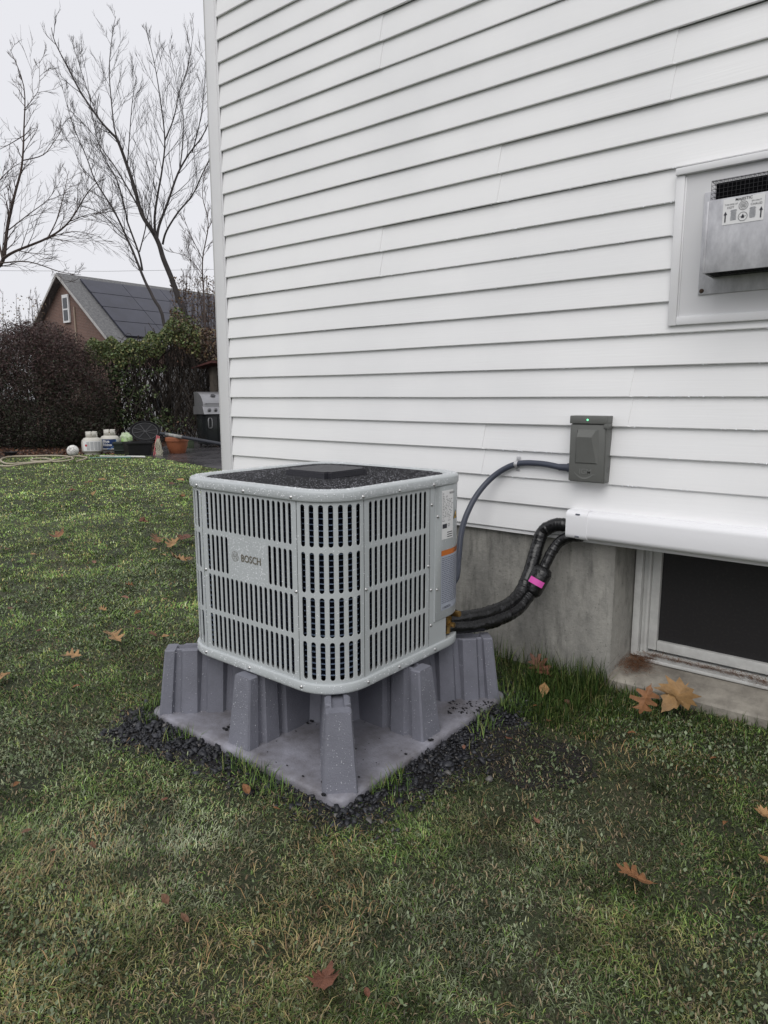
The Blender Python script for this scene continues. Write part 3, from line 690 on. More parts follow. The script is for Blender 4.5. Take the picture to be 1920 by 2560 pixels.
# rain drops on the casing
pts = []; rr = []; nn = []
def slot_hit(s, z):
    for (a, b), L in SLOTS.items():
        if a <= s <= b:
            for (m_, hw, z0, z1) in L:
                if abs(s - m_) < hw * 1.15 and z0 - 0.001 < z < z1 + 0.001: return True
    return False
def sprinkle(n, s0, s1, z0, z1, off, rmin, rmax, chk=True):
    for _ in range(n):
        s = rl.uniform(s0, s1); z = rl.uniform(z0, z1)
        if chk and slot_hit(s, z): continue
        x, y, nx, ny = per(s, off); pts.append((x, y, z)); nn.append((nx, ny, 0)); rr.append(rmin + (rmax - rmin) * rl.random() ** 3)
sprinkle(2600, -ARC, LF, ZP0, ZP1, 0.0002, 0.0006, 0.0019); sprinkle(620, 0.13, 0.33, ROWS[1][0] - 0.01, ROWS[1][1] + 0.01, 0.0002, 0.0006, 0.0017)
sprinkle(1700, LF, S_SV, ZP0, ZP1, 0.0002, 0.0006, 0.0017); sprinkle(700, S_C0, S_C1, 0.12, ZP1, 0.0047, 0.0006, 0.0014, False)
sprinkle(700, -ARC, S_SV + 0.1, ZP1 + 0.002, ZT - 0.008, 0.0090, 0.0007, 0.0021, False); sprinkle(420, -ARC, S_SV, 0.004, ZP0 - 0.002, 0.0085, 0.0007, 0.0021, False)
for _ in range(700):
    s = rl.uniform(0, PER); o_ = rl.uniform(-0.036, 0.002); x, y, _, _ = per(s, o_); pts.append((x, y, ZT + 0.0006)); nn.append((0, 0, 1)); rr.append(rl.uniform(0.0009, 0.0024))
o = drops_mesh(pts, rr, nn).build('rain_drops', M_DROP, unit, 60); o['kind'] = 'stuff'
# rain drops on the outer faces of the stand legs
pts = []; rr = []; nn = []
for i in (4, 5, 6, 7, 0, 1):
    diag = i % 2 == 1; Ro = 0.645 if diag else 0.468; a = i * PI / 4
    dirv = Vector((math.cos(a), math.sin(a), 0)); tv = Vector((-math.sin(a), math.cos(a), 0))
    for _ in range(120):
        t = rl.random(); z = 0.03 + t * 0.24; u = Ro - 0.030 * (z - 0.028) / 0.243; w = (0.050 + (0.034 - 0.050) * t) * 0.9
        p = dirv * (u + 0.0008) + tv * rl.uniform(-w, w); pts.append((p.x, p.y, z)); nn.append((dirv.x, dirv.y, 0.12)); rr.append(0.0006 + 0.0011 * rl.random() ** 3)
    for sgn in (-1, 1):
        for _ in range(90):
            t = rl.random(); z = 0.03 + t * 0.24; u = Ro - 0.035 - rl.random() ** 1.6 * 0.16; w = 0.0565 + (0.0405 - 0.0565) * t
            p = dirv * u + tv * sgn * w; pts.append((p.x, p.y, z)); nn.append((tv.x * sgn, tv.y * sgn, 0.08)); rr.append(0.0006 + 0.0010 * rl.random() ** 3)
o = drops_mesh(pts, rr, nn).build('rain_drops', mat('water_drop_dull', (0.52, 0.53, 0.57), 0.1, coat=1.0), stand, 60); o['kind'] = 'stuff'
# ------------------------------------------------------------------ things on the wall
# electrical disconnect
bx0, bx1, bz0, bz1, bd = -1.176, -1.031, 0.852, 1.112, 0.066
dis = empty('disconnect_box', (bx0, 0, bz0)); tag(dis, 'grey electrical disconnect box on the white siding, green light at its top', 'electrical box')
def dq(q, name, m, smooth=40, par=None):
    q.v = [(v[0] - bx0, v[1], v[2] - bz0) for v in q.v]; return q.build(name, m, par or dis, smooth)
q = MB(); q.bbox(bx0, bx1, -bd + 0.006, -0.004, bz0, bz1 - 0.004, 0.003); dq(q, 'housing', M_BOXG)
q = MB(); q.bbox(bx0 - 0.002, bx1 - 0.004, -bd - 0.002, -bd + 0.0055, bz0 + 0.004, bz1 - 0.032, 0.003)
fxa, fxb, fza, fzb = bx0 + 0.024, bx0 + 0.118, bz0 + 0.075, bz1 - 0.050
q.add([(fxa, -bd - 0.0025, fza), (fxb, -bd - 0.0025, fza), (fxb - 0.004, -bd - 0.0025, fzb), (fxa + 0.004, -bd - 0.0025, fzb),
       (fxa + 0.006, -bd - 0.006, fza + 0.004), (fxb - 0.006, -bd - 0.006, fza + 0.004), (fxb - 0.024, -bd - 0.020, fzb - 0.030), (fxa + 0.010, -bd - 0.020, fzb - 0.030),
       (fxb - 0.012, -bd - 0.008, fzb - 0.004), (fxa + 0.010, -bd - 0.008, fzb - 0.004)],
      [(0, 1, 5, 4), (1, 2, 8, 6, 5), (2, 3, 9, 8), (3, 0, 4, 7, 9), (4, 5, 6, 7), (7, 6, 8, 9)])
cov = dq(q, 'cover', M_BOXG, 30)
q = MB(); q.bbox(bx0 - 0.004, bx1 + 0.004, -bd - 0.006, -0.003, bz1 - 0.028, bz1 + 0.003, 0.003); q.bbox(bx1 - 0.010, bx1 + 0.0045, -bd - 0.0055, -0.0035, bz1 - 0.046, bz1 - 0.027, 0.003); dq(q, 'cap', M_BOXG)
q = MB(); ly = -bd - 0.0032
fD = lambda x, y: (x, ly, y)
flat_text(q, fD, 'IGM', 0.030, bx0 + 0.042, bz0 + 0.034, 0.004)
n_ = 18; sw = []
for k in range(n_ + 1):
    t = k / n_; x = bx0 + 0.022 + 0.088 * t; z = bz0 + 0.040 - 0.020 * math.sin(PI * min(1, t * 1.15)) ** 0.8 - 0.008 * t; h = 0.0012 + 0.0022 * math.sin(PI * t); sw += [(x, ly, z - h), (x, ly, z + h)]
q.add(sw, [(2 * k, 2 * k + 2, 2 * k + 3, 2 * k + 1) for k in range(n_)])
dq(q, 'logo', M_BOXE, None)
q = MB(); fS = lambda x, y: (bx1 + 0.0006, x, y); ring(q, fS, -0.032, bz0 + 0.052, 0.0085, 0.0100, 18); dq(q, 'knockout', M_INK, None)
q = MB(); q.lathe([(0.0, 0.0025), (0.003, 0.002), (0.0042, 0.0)], 12); 
Mled = Matrix.Translation((bx0 + 0.070, -bd - 0.006, bz1 - 0.013)) @ Matrix.Rotation(PI / 2, 4, 'X')
q.v = [tuple(Mled @ Vector(v)) for v in q.v]
mled = bpy.data.materials.new('green_led'); n, l, b = nodes_of(mled); b.inputs['Base Color'].default_value = (0.1, 0.8, 0.3, 1); b.inputs['Emission Color'].default_value = (0.25, 1, 0.5, 1); b.inputs['Emission Strength'].default_value = 1.2
dq(q, 'indicator_light', mled)
# flexible conduit with strap
def smooth_path(P, n=6):
    P = [Vector(p) for p in P]; out = []
    for i in range(len(P) - 1):
        a, b, c, d = P[max(i - 1, 0)], P[i], P[i + 1], P[min(i + 2, len(P) - 1)]
        for k in range(n):
            t = k / n; out.append(0.5 * ((2 * b) + (c - a) * t + (2 * a - 5 * b + 4 * c - d) * t * t + (3 * b - a - 3 * c + d) * t ** 3))
    out.append(P[-1]); return out
wp = [wallp(1436, 1170, -0.033), wallp(1400, 1168, -0.033), wallp(1350, 1159, -0.030), wallp(1292, 1160, -0.028), wallp(1240, 1186, -0.045), wallp(1196, 1232, -0.10), wallp(1166, 1288, -0.17), wallp(1152, 1340, -0.24), wallp(1146, 1400, -0.31), wallp(1138, 1450, -0.40), wallp(1100, 1480, -0.47)]
wo = wp[0]
def rel(q, o): q.v = [(v[0] - o[0], v[1] - o[1], v[2] - o[2]) for v in q.v]; return q
con = empty('electrical_conduit', wo); tag(con, 'blue-grey flexible conduit arching from the disconnect box down behind the heat pump', 'conduit')
q = MB(); q.tube(smooth_path(wp[1:], 8), 0.0128, 12); rel(q, wo).build('hose', M_WHIP, con, 60)
q = MB(); q.tube([wp[0], wp[0].lerp(wp[1], 0.45), wp[0].lerp(wp[1], 0.46), wp[0].lerp(wp[1], 1.05)], [0.019, 0.019, 0.0155, 0.0145], 10); rel(q, wo).build('connector', M_WHIP, con, 50)
q = MB(); c_ = wp[3]; st = []
for k in range(13):
    a = -PI / 2 + PI * k / 12 - 0.0; st.append((c_.x, c_.y - 0.0145 * math.cos(a), c_.z + 0.0145 * math.sin(a)))
vs = []
for (x, y, z) in st: vs += [(x - 0.008, y, z), (x + 0.008, y, z)]
q.add(vs, [(2 * k, 2 * k + 1, 2 * k + 3, 2 * k + 2) for k in range(12)])
for sg in (1, -1): q.bbox(c_.x - 0.008, c_.x + 0.008, -0.018, -0.010, c_.z + sg * 0.0215 - 0.010, c_.z + sg * 0.0215 + 0.010, 0.002)
rel(q, wo).build('strap', M_GALV, con, 40)
# white line cover
LC0, LCZ0, LCZ1, LCD = -1.175, 0.620, 0.732, 0.078
lc = empty('line_cover', (LC0, 0, LCZ0)); tag(lc, 'white plastic line cover running along the wall above the basement window', 'pipe cover')
def lcprof(g): 
    z0, z1, d = LCZ0 - g, LCZ1 + g, LCD + g; P = [(-0.013, z0)]
    for k in range(6): a = PI / 2 * k / 5; P.append((-d + 0.024 - 0.024 * math.sin(a), z0 + 0.024 - 0.024 * math.cos(a)))
    for k in range(6): a = PI / 2 * k / 5; P.append((-d + 0.024 - 0.024 * math.cos(a), z1 - 0.024 + 0.024 * math.sin(a)))
    return P + [(-0.013, z1)]
def extr(P, x0, x1, inner=None):
    q = MB(); k = len(P); q.v = [(x0, y, z) for y, z in P] + [(x1, y, z) for y, z in P]; q.f = [(i, i + 1, k + i + 1, k + i) for i in range(k - 1)]
    return q
q = extr(lcprof(0.0), LC0 + 0.05, X_R); q2 = extr(lcprof(-0.004), LC0 + 0.05, X_R); rel(q, (LC0, 0, LCZ0)).build('duct', M_PVC, lc, 50)
q = extr(lcprof(0.0035), LC0, LC0 + 0.088)
P1 = lcprof(0.0035); P2 = lcprof(-0.004); k = len(P1)
for X in (LC0, LC0 + 0.088): q.add([(X, y, z) for y, z in P1] + [(X, y, z) for y, z in P2], [(i, i + 1, k + i + 1, k + i) for i in range(k - 1)])
rel(q, (LC0, 0, LCZ0)).build('end_collar', M_PVC, lc, 40)
q = MB(); q.add([(LC0 + 0.03, y, z) for y, z in P2], [tuple(range(k))]); rel(q, (LC0, 0, LCZ0)).build('foam_plug', M_DARK, lc)
for zz in (LCZ1 - 0.010, LCZ0 + 0.012):
    q = MB(); q.bbox(LC0 + 0.040, LC0 + 0.058, -LCD - 0.0045, -LCD + 0.004, zz - 0.003, zz + 0.003, 0.0015); rel(q, (LC0, 0, LCZ0)).build('slot', M_INKG, lc)
# insulated line set with filter drier
def cz(x, y, Y): return wallp(1100 + x / 2.023, 1000 + y / 2.023, Y)
l1 = [cz(720, 632, -0.042), cz(655, 634, -0.045), cz(585, 632, -0.050), cz(520, 668, -0.060), cz(492, 740, -0.085), cz(468, 825, -0.12), cz(440, 905, -0.16), cz(408, 975, -0.21), cz(345, 1035, -0.29), cz(240, 1078, -0.39), cz(130, 1098, -0.48), cz(30, 1108, -0.55), cz(-20, 1108, -0.585)]
l2 = [cz(720, 690, -0.050), cz(660, 692, -0.054), cz(605, 718, -0.065), cz(562, 775, -0.09), cz(525, 850, -0.12)]
l3 = [cz(470, 960, -0.165), cz(440, 1000, -0.20), cz(385, 1062, -0.27), cz(295, 1108, -0.36), cz(180, 1140, -0.46), cz(50, 1150, -0.56), cz(-15, 1150, -0.60)]
ls = empty('line_set', l1[0]); tag(ls, 'pair of black tape-wrapped refrigerant lines sagging from the white cover to the heat pump', 'pipes')
def wrapped(pts, r, seed, n=12):
    P = smooth_path(pts, 9); rr_ = random.Random(seed); P2 = []
    for i in range(len(P) - 1):
        P2 += [P[i], P[i].lerp(P[i + 1], 0.5)]
    P2.append(P[-1])
    rs__ = []; f = 1.0; lap = 0.0
    for i in range(len(P2)):
        f = f * 0.9 + 0.1 * rr_.uniform(0.85, 1.17)
        if rr_.random() < 0.08: lap = rr_.uniform(0.04, 0.09)      # loose tape edge
        rs__.append(r * (f + lap)); lap *= 0.72
    q = MB(); q.tube(P2, rs__, n); off = len(P2) * n
    q.v = [tuple(Vector(v) + Vector((rr_.uniform(-1, 1), rr_.uniform(-1, 1), rr_.uniform(-1, 1))) * r * 0.03) for v in q.v]
    return q
rel(wrapped(l1, 0.0270, 1), l1[0]).build('suction_line', M_TAPE, ls, 55)
rel(wrapped(l2, 0.0215, 2), l1[0]).build('liquid_line', M_TAPE, ls, 55)
rel(wrapped(l3, 0.0265, 3), l1[0]).build('liquid_line', M_TAPE, ls, 55)
da, db = cz(528, 852, -0.13), cz(452, 985, -0.175); dv = (db - da)
q = MB(); q.tube([da - dv * 0.05, da, da + dv * 0.10, da + dv * 0.14, da + dv * 0.82, da + dv * 0.88, da + dv * 0.97, db + dv * 0.03], [0.022, 0.034, 0.040, 0.042, 0.042, 0.040, 0.032, 0.020], 18); rel(q, l1[0]).build('filter_drier', M_TAPE, ls, 45)
q = MB(); q.tube([da + dv * 0.40, da + dv * 0.405, da + dv * 0.605, da + dv * 0.61], [0.040, 0.0432, 0.0432, 0.040], 20, False)
# the pink tape only covers the outer half turn
cxm = da + dv * 0.5; vis = (CAM - cxm).normalized()
keep = [f for f in q.f if (sum((Vector(q.v[i]) for i in f), Vector()) / 4 - cxm).dot(vis) > 0.027]; q.f = keep
rel(q, l1[0]).build('pink_tape', M_PINK, ls, 60)
q = MB(); q.tube(smooth_path([cz(40, 1075, -0.56), cz(70, 1062, -0.54), cz(100, 1075, -0.52)], 4), 0.004, 6); rel(q, l1[0]).build('control_wire', M_BLACKP, ls, 60)

# fireplace vent on a trimmed block
vx0, vx1, vz0, vz1 = VENT
vent = empty('wall_vent', (vx0, 0, vz0)); tag(vent, 'galvanised metal direct vent hood in a white trimmed block on the siding', 'wall vent')
def vq(q, name, m, smooth=40, par=None): return rel(q, (vx0, 0, vz0)).build(name, m, par or vent, smooth)
q = MB(); q.box(vx0 + 0.01, vx1 - 0.01, -0.0235, 0.0, vz0 + 0.005, vz1 - 0.005); vq(q, 'mount_panel', mat('vent_panel', (0.66, 0.66, 0.67), 0.4))
q = MB(); q.bbox(vx0, vx0 + 0.030, -0.032, 0.0, vz0 - 0.004, vz1 - 0.012, 0.003); q.bbox(vx0 + 0.030, vx0 + 0.036, -0.0275, 0.0, vz0 + 0.02, vz1 - 0.02, 0.002); vq(q, 'side_trim', M_TRIM)
q = MB(); q.bbox(vx1 - 0.030, vx1, -0.032, 0.0, vz0 - 0.004, vz1 - 0.012, 0.003); vq(q, 'side_trim', M_TRIM)
q = MB(); q.bbox(vx0 + 0.0302, vx1 - 0.0302, -0.034, 0.0, vz0 - 0.003, vz0 + 0.026, 0.003); vq(q, 'bottom_trim', M_TRIM)
q = MB(); q.bbox(vx0 - 0.001, vx1 + 0.001, -0.042, 0.0, vz1 - 0.0115, vz1 + 0.012, 0.003); vq(q, 'top_trim', M_TRIM)
pbk = wallp(1781, 698, -0.035); kx = wallp(1756, 684, 0.0).x / 2.7025; VD = 2.7025 - pbk.x / kx; VD = max(0.09, min(0.16, VD))
hx0 = wallp(1756, 684, -VD).x; hz0 = wallp(1756, 684, -VD).z; hz1 = wallp(1765, 503, -VD).z; hx1 = hx0 + 0.50
HT = wallp(1792, 462, -VD + 0.02).z
fl = wallp(1744, 738, -0.03)
q = MB(); q.bbox(fl.x, hx1 + 0.04, -0.030, -0.0238, fl.z, HT + 0.01, 0.002); vq(q, 'flange', M_GALV)
q = MB(); q.lathe([(0.0, 0.004), (0.006, 0.0035), (0.008, 0.0)], 12); Ms = Matrix.Translation((fl.x + 0.012, -0.0302, fl.z + 0.013)) @ Matrix.Rotation(PI / 2, 4, 'X'); q.v = [tuple(Ms @ Vector(v)) for v in q.v]; vq(q, 'screw', mat('rusty_screw', (0.06, 0.035, 0.02), 0.6, var=0.5, vscale=60))
q = MB()                                                                    # folded front sheet, open below and above
q.bbox(hx0, hx1, -VD, -VD + 0.004, hz0, hz1, 0.0015); q.bbox(hx0, hx0 + 0.003, -VD + 0.0042, -0.031, hz0, hz1 - 0.012, 0.001); q.bbox(hx1 - 0.003, hx1, -VD + 0.0042, -0.031, hz0, hz1 - 0.012, 0.001)
q.bbox(hx0 - 0.003, hx0 + 0.006, -VD - 0.002, -VD + 0.006, hz0, hz1 - 0.003, 0.002)
hood = vq(q, 'hood', M_GALV)
q = MB(); q.box(hx0 + 0.022, hx1 - 0.02, -VD + 0.009, -0.031, hz0 + 0.010, HT); vq(q, 'dark_outlet', M_DARK)
q = MB(); wr = 0.0007
cx0, cx1, cy0, cz1_ = hx0 + 0.008, hx1 - 0.008, -VD + 0.006, HT + 0.010
z = hz1 - 0.004
while z < cz1_ + 0.001: q.tube([(cx0, -0.032, z), (cx0, cy0, z), (cx1, cy0, z), (cx1, -0.032, z)], wr, 4); z += 0.0125
x = cx0
while x < cx1: q.tube([(x, cy0, hz1 - 0.006), (x, cy0, cz1_), (x, -0.032, cz1_)], wr, 4); x += 0.0125
y = cy0
while y < -0.03: q.tube([(cx0, y, hz1 - 0.006), (cx0, y, cz1_), (cx1, y, cz1_)], wr, 4); y += 0.0125
vq(q, 'wire_guard', mat('guard_wire', (0.022, 0.022, 0.025), 0.6))
q = MB(); x = hx0 + 0.01
while x < hx1: q.tube([(x, -VD + 0.006, hz0 + 0.004), (x, -0.033, hz0 + 0.004)], wr, 4); x += 0.0125
for y in np.arange(-VD + 0.012, -0.033, 0.0125): q.tube([(hx0 + 0.005, y, hz0 + 0.004), (hx1 - 0.005, y, hz0 + 0.004)], wr, 4)
vq(q, 'wire_guard', _mats['guard_wire'])
# sticker on the hood
def hl(px, py): return wallp(1640 + px / 4.807, 380 + py / 4.807, -VD)
s0 = hl(815, 575); s1 = hl(1318, 478); s2 = hl(810, 882)
SX0, SX1, SZ1, SZ0 = s0.x, s1.x, s0.z, s2.z
q = MB(); q.quad((SX0, -VD - 0.0012, SZ0), (SX1, -VD - 0.0012, SZ0), (SX1, -VD - 0.0012, SZ1), (SX0, -VD - 0.0012, SZ1)); vq(q, 'sticker', M_LABEL, None, None)
SWd, SHt = SX1 - SX0, SZ1 - SZ0
fV = lambda x, y: (SX0 + x * SWd, -VD - 0.002, SZ0 + y * SHt)
def stx(q, body, size, x, y, bold=0.0):
    vs, fs = text_geo(body, size, bold, 'CENTER'); return q.add([(SX0 + x * SWd + v.x, -VD - 0.002, SZ0 + y * SHt + v.y) for v in vs], fs)
q = MB(); stx(q, 'MAJESTIC', SHt * 0.15, 0.50, 0.88, 0.015); vq(q, 'print', M_INK, None)
for body, sz, x, y in (('THIS SIDE UP', 0.085, 0.20, 0.74), ('HOT', 0.12, 0.19, 0.61), ('EN HAUT', 0.085, 0.81, 0.76), ('CHAUD', 0.12, 0.81, 0.62)):
    q = MB(); stx(q, body, SHt * sz, x, y); vq(q, 'print', M_INK, None)
for ax in (0.07, 0.93):
    q = MB(); q.add([fV(ax - 0.016, 0.10), fV(ax + 0.016, 0.10), fV(ax + 0.016, 0.38), fV(ax + 0.045, 0.38), fV(ax, 0.52), fV(ax - 0.045, 0.38), fV(ax - 0.016, 0.38)], [(0, 1, 2, 3, 4, 5, 6)]); vq(q, 'arrow', M_INK, None)
rr2 = SHt * 0.17
for cy_, inner in ((0.66, True), (0.24, False)):
    q = MB(); fW = lambda x, y: (SX0 + SWd * 0.5 + x, -VD - 0.002, SZ0 + SHt * cy_ + y)
    ring(q, fW, 0, 0, rr2 * 0.93, rr2 * 1.03, 26)
    if inner:
        ring(q, fW, 0, 0, rr2 * 0.60, rr2 * 0.68, 20)
        for k in range(3): q.quad(fW(-rr2 * 0.45, rr2 * (0.22 - 0.26 * k)), fW(rr2 * 0.45, rr2 * (0.22 - 0.26 * k)), fW(rr2 * 0.45, rr2 * (0.32 - 0.26 * k)), fW(-rr2 * 0.45, rr2 * (0.32 - 0.26 * k)))
    else:
        q.add([fW(-rr2 * 0.3, -rr2 * 0.35), fW(rr2 * 0.3, -rr2 * 0.35), fW(rr2 * 0.34, 0), fW(0, rr2 * 0.62), fW(-rr2 * 0.34, 0)], [(0, 1, 2, 3, 4)])
        q.quad(fW(-rr2 * 0.7, -rr2 * 0.05), fW(rr2 * 0.7, rr2 * 0.02), fW(rr2 * 0.7, rr2 * 0.10), fW(-rr2 * 0.7, rr2 * 0.03))
    vq(q, 'emblem', M_INK, None)
q = MB()
for cx in (0.27, 0.73):
    for k in range(10):
        w = 0.085 * (1 - 0.3 * rl.random()); y = 0.53 - k * 0.042; q.quad(fV(cx - w, y), fV(cx + w, y), fV(cx + w, y + 0.018), fV(cx - w, y + 0.018))
o = vq(q, 'small_print', M_INKG, None); o['kind'] = 'stuff'

# ------------------------------------------------------------------ lawn
HEAD = np.array([fw.x, fw.y]) / math.hypot(fw.x, fw.y)
def lawn_mask(x, y):
    m = ~in_poly(x, y, pat) & ~in_poly(x, y, bed)
    m &= ~((y > -0.012) & (x > X_L - 0.02))
    g, d = gravel_field(x, y); m &= d > 0.004
    return m, g, d
def blades(x, y, L, wdt, lean, az, col, z0=0.0):
    n = len(x); ca, sa = np.cos(az), np.sin(az)
    V = np.zeros((n, 5, 3), np.float32)
    bx = -sa * wdt; by = ca * wdt
    l1_ = lean * 0.65; l2_ = lean * 1.25
    mx = x + ca * np.sin(l1_) * L * 0.5; my = y + sa * np.sin(l1_) * L * 0.5; mz = z0 + np.cos(l1_) * L * 0.5
    tx_ = mx + ca * np.sin(l2_) * L * 0.5; ty = my + sa * np.sin(l2_) * L * 0.5; tz = np.maximum(mz + np.cos(l2_) * L * 0.5, 0.004)
    V[:, 0] = np.stack([x - bx, y - by, np.zeros(n) + z0 - 0.003], 1); V[:, 1] = np.stack([x + bx, y + by, np.zeros(n) + z0 - 0.003], 1)
    V[:, 2] = np.stack([mx + bx * 0.8, my + by * 0.8, mz], 1); V[:, 3] = np.stack([mx - bx * 0.8, my - by * 0.8, mz], 1)
    V[:, 4] = np.stack([tx_, ty, tz], 1)
    idx = np.arange(n)[:, None] * 5
    Q = idx + np.array([[0, 1, 2, 3]]); T = idx + np.array([[3, 2, 4]])
    return V.reshape(-1, 3), Q, T, np.repeat(col, 5, axis=0)
PAL = {'green': (0.070, 0.112, 0.028), 'deep': (0.024, 0.046, 0.012), 'olive': (0.112, 0.120, 0.042), 'straw': (0.190, 0.158, 0.074), 'grey': (0.150, 0.170, 0.105), 'brown': (0.130, 0.082, 0.040), 'lime': (0.150, 0.190, 0.050)}
PAL = {k: np.array(v) * 1.72 for k, v in PAL.items()}
def pick(probs, n):
    names = list(probs); P = np.stack([np.broadcast_to(probs[k], n) for k in names], 1).astype(float); P = np.clip(P, 0, None); P /= P.sum(1, keepdims=True)
    u = RNG.random(n)[:, None]; i = (P.cumsum(1) < u).sum(1).clip(0, len(names) - 1)
    return np.stack([PAL[k] for k in names])[i]
def lawn():
    N = 880000; ex = 0.16; r_a, r_b = 0.75, 18.5
    u = RNG.random(N); r = (r_a ** ex + u * (r_b ** ex - r_a ** ex)) ** (1 / ex)
    th = (RNG.random(N) - 0.5) * rad(88) + math.atan2(HEAD[1], HEAD[0])
    x = CAM.x + r * np.cos(th); y = CAM.y + r * np.sin(th)
    m, g, d = lawn_mask(x, y)
    keep = m & ((g < 0.015) | (RNG.random(N) < np.where(g < 0.07, 0.16, 0.03)))
    # worn, muddy ground to the right of the stand
    c1 = gnd(1305, 1890); dd = np.hypot((x - c1.x) / 0.42, (y - c1.y) / 0.34) + 0.9 * (fbm(x, y, 5) - 0.5)
    keep &= ~((dd < 1) & (RNG.random(N) < 0.60))
    c2 = gnd(640, 2080); d2 = np.hypot((x - c2.x) / 0.25, (y - c2.y) / 0.16) + 0.9 * (fbm(x, y, 6) - 0.5); keep &= ~((d2 < 1) & (RNG.random(N) < 0.22))
    tuft = fbm(x, y, 9.0); keep &= RNG.random(N) < np.clip(0.30 + 1.9 * (tuft - 0.28), 0.15, 1)
    x, y, r = x[keep], y[keep], r[keep]; n = len(x)
    a = fbm(x, y, 1.1); b = fbm(x + 40, y - 13, 3.1); c = fbm(x - 77, y + 5, 0.45); t = fbm(x, y, 9.0)
    far = np.clip((r - 2.5) / 7, 0, 1)
    cl = gnd(160, 2420); dl = np.clip(1.15 - np.hypot(x - cl.x, y - cl.y) / 0.75, 0, 1)     # dry corner nearest the camera
    cs = gnd(600, 2330); ds = np.clip(1.1 - np.hypot(x - cs.x, y - cs.y) / 0.5, 0, 1)
    near = np.clip((2.6 - r) / 1.4, 0, 1)
    straw = np.clip((b - 0.60) * 2.4, 0, 1) * (0.25 + 0.25 * near) + 0.40 * dl * np.clip(b * 1.9 - 0.35, 0, 1) + 0.5 * ds * np.clip((b - 0.50) * 4, 0, 1) + 0.04
    col = pick({'green': 1.15 + 0.5 * (a - 0.5), 'deep': np.clip(0.30 + (0.55 - a) * 2.2, 0.22, 1) * (1 - 0.6 * far), 'olive': 0.16 + 0.44 * far + 0.6 * (c - 0.4), 'lime': 0.05 + 0.05 * far,
                'straw': straw, 'brown': 0.05 + 0.5 * np.clip(b - 0.55, 0, 1), 'grey': 0.16 + 1.0 * np.clip(fbm(x + 9, y + 90, 2.2) - 0.5, 0, 1) + 0.10 * near}, n)
    cm = gnd(1370, 1925); dm = np.clip(1.2 - np.hypot((x - cm.x) / 0.62, (y - cm.y) / 0.40) + 1.1 * (fbm(x, y, 4) - 0.5), 0, 1)[:, None]; col = col * (1 - 0.66 * dm) + np.array([[0.030, 0.032, 0.014]]) * 0.5 * dm
    def spot(px, py, rr_): c_ = gnd(px, py); return np.clip(1.3 - np.hypot(x - c_.x, y - c_.y) / rr_ + 1.6 * (fbm(x + px, y, 5.0) - 0.5), 0, 1)[:, None]
    rn_ = RNG.random((n, 1))
    for (px, py, rr_) in ((560, 2120, 0.26), (300, 2050, 0.26), (1290, 2110, 0.24), (1480, 2060, 0.18), (1130, 2300, 0.22), (1300, 2420, 0.2), (60, 1900, 0.3), (420, 2170, 0.2), (820, 2200, 0.15)):
        k_ = spot(px, py, rr_) * 0.70 * (rn_ < 0.65); col = col * (1 - k_) + np.array([[0.245, 0.262, 0.180]]) * k_
    for (px, py, rr_) in ((40, 2530, 0.26), (140, 2275, 0.20), (690, 2400, 0.17), (630, 2185, 0.12), (300, 2420, 0.16), (1500, 2340, 0.10), (1760, 2450, 0.12), (480, 2370, 0.12), (1230, 2070, 0.10)):
        k_ = spot(px, py, rr_) * 0.55 * (rn_ < 0.6); col = col * (1 - k_) + np.array([[0.300, 0.232, 0.120]]) * k_
    mott = 0.5 * fbm(x + 3, y - 8, 0.8) + 0.5 * fbm(x + 5, y + 3, 2.6); col = col * np.clip(0.30 + 1.55 * mott, 0.5, 1.6)[:, None] * np.clip(-0.05 + 2.1 * fbm(x + 11, y + 2, 13.0), 0.35, 1.7)[:, None]
    col = col * (1 + (RNG.random((n, 1)) - 0.5) * (0.56 - 0.30 * far[:, None])) * (0.84 + 0.30 * c[:, None] + 0.95 * far[:, None] * (1 - 0.25 * RNG.random((n, 1))))
    L = (0.007 + 0.012 * RNG.random(n) ** 1.6) * (0.7 + 0.7 * t) * (1 + 0.12 * np.minimum(r, 6))
    wdt = (0.0005 + 0.00038 * r) * (0.6 + 0.9 * RNG.random(n))
    flow = 6.28 * fbm(x, y, 1.4) * 1.6
    az = np.where(RNG.random(n) < 0.5, flow + RNG.normal(0, 0.8, n), RNG.random(n) * 6.28)
    lean = np.clip(np.abs(RNG.normal(1.12, 0.30, n)), 0.2, 1.5)
    fl_ = RNG.random(n) < 0.06; L = np.where(fl_, L * 2.1, L); lean = np.where(fl_, np.clip(lean + 0.3, 0.9, 1.5), lean)
    parts = [blades(x, y, L, wdt, lean, az, col)]
    # dead straw lying in mats
    n2 = 15000; r = 0.8 + 2.6 * RNG.random(n2) ** 0.9; th = (RNG.random(n2) - 0.5) * rad(84) + math.atan2(HEAD[1], HEAD[0]); x = CAM.x + r * np.cos(th); y = CAM.y + r * np.sin(th)
    m, g, d = lawn_mask(x, y); b = fbm(x + 40, y - 13, 3.1); cl_ = np.clip(1.15 - np.hypot(x - cl.x, y - cl.y) / 0.75, 0, 1)
    k = m & (g < 0) & (RNG.random(n2) < np.clip((b - 0.60) * 6, 0.015, 1) + 0.35 * cl_); x, y = x[k], y[k]; n2 = len(x)
    colS = np.where(RNG.random((n2, 1)) < 0.6, PAL['straw'], PAL['brown'] * 1.6) * (0.55 + 0.75 * RNG.random((n2, 1)))
    parts.append(blades(x, y, 0.015 + 0.032 * RNG.random(n2) ** 1.5, 0.0006 + 0.0004 * RNG.random(n2), np.clip(RNG.normal(1.35, 0.16, n2), 0.9, 1.55), 6.28 * fbm(x, y, 3.0) * 2 + RNG.normal(0, 0.7, n2), colS, 0.012))
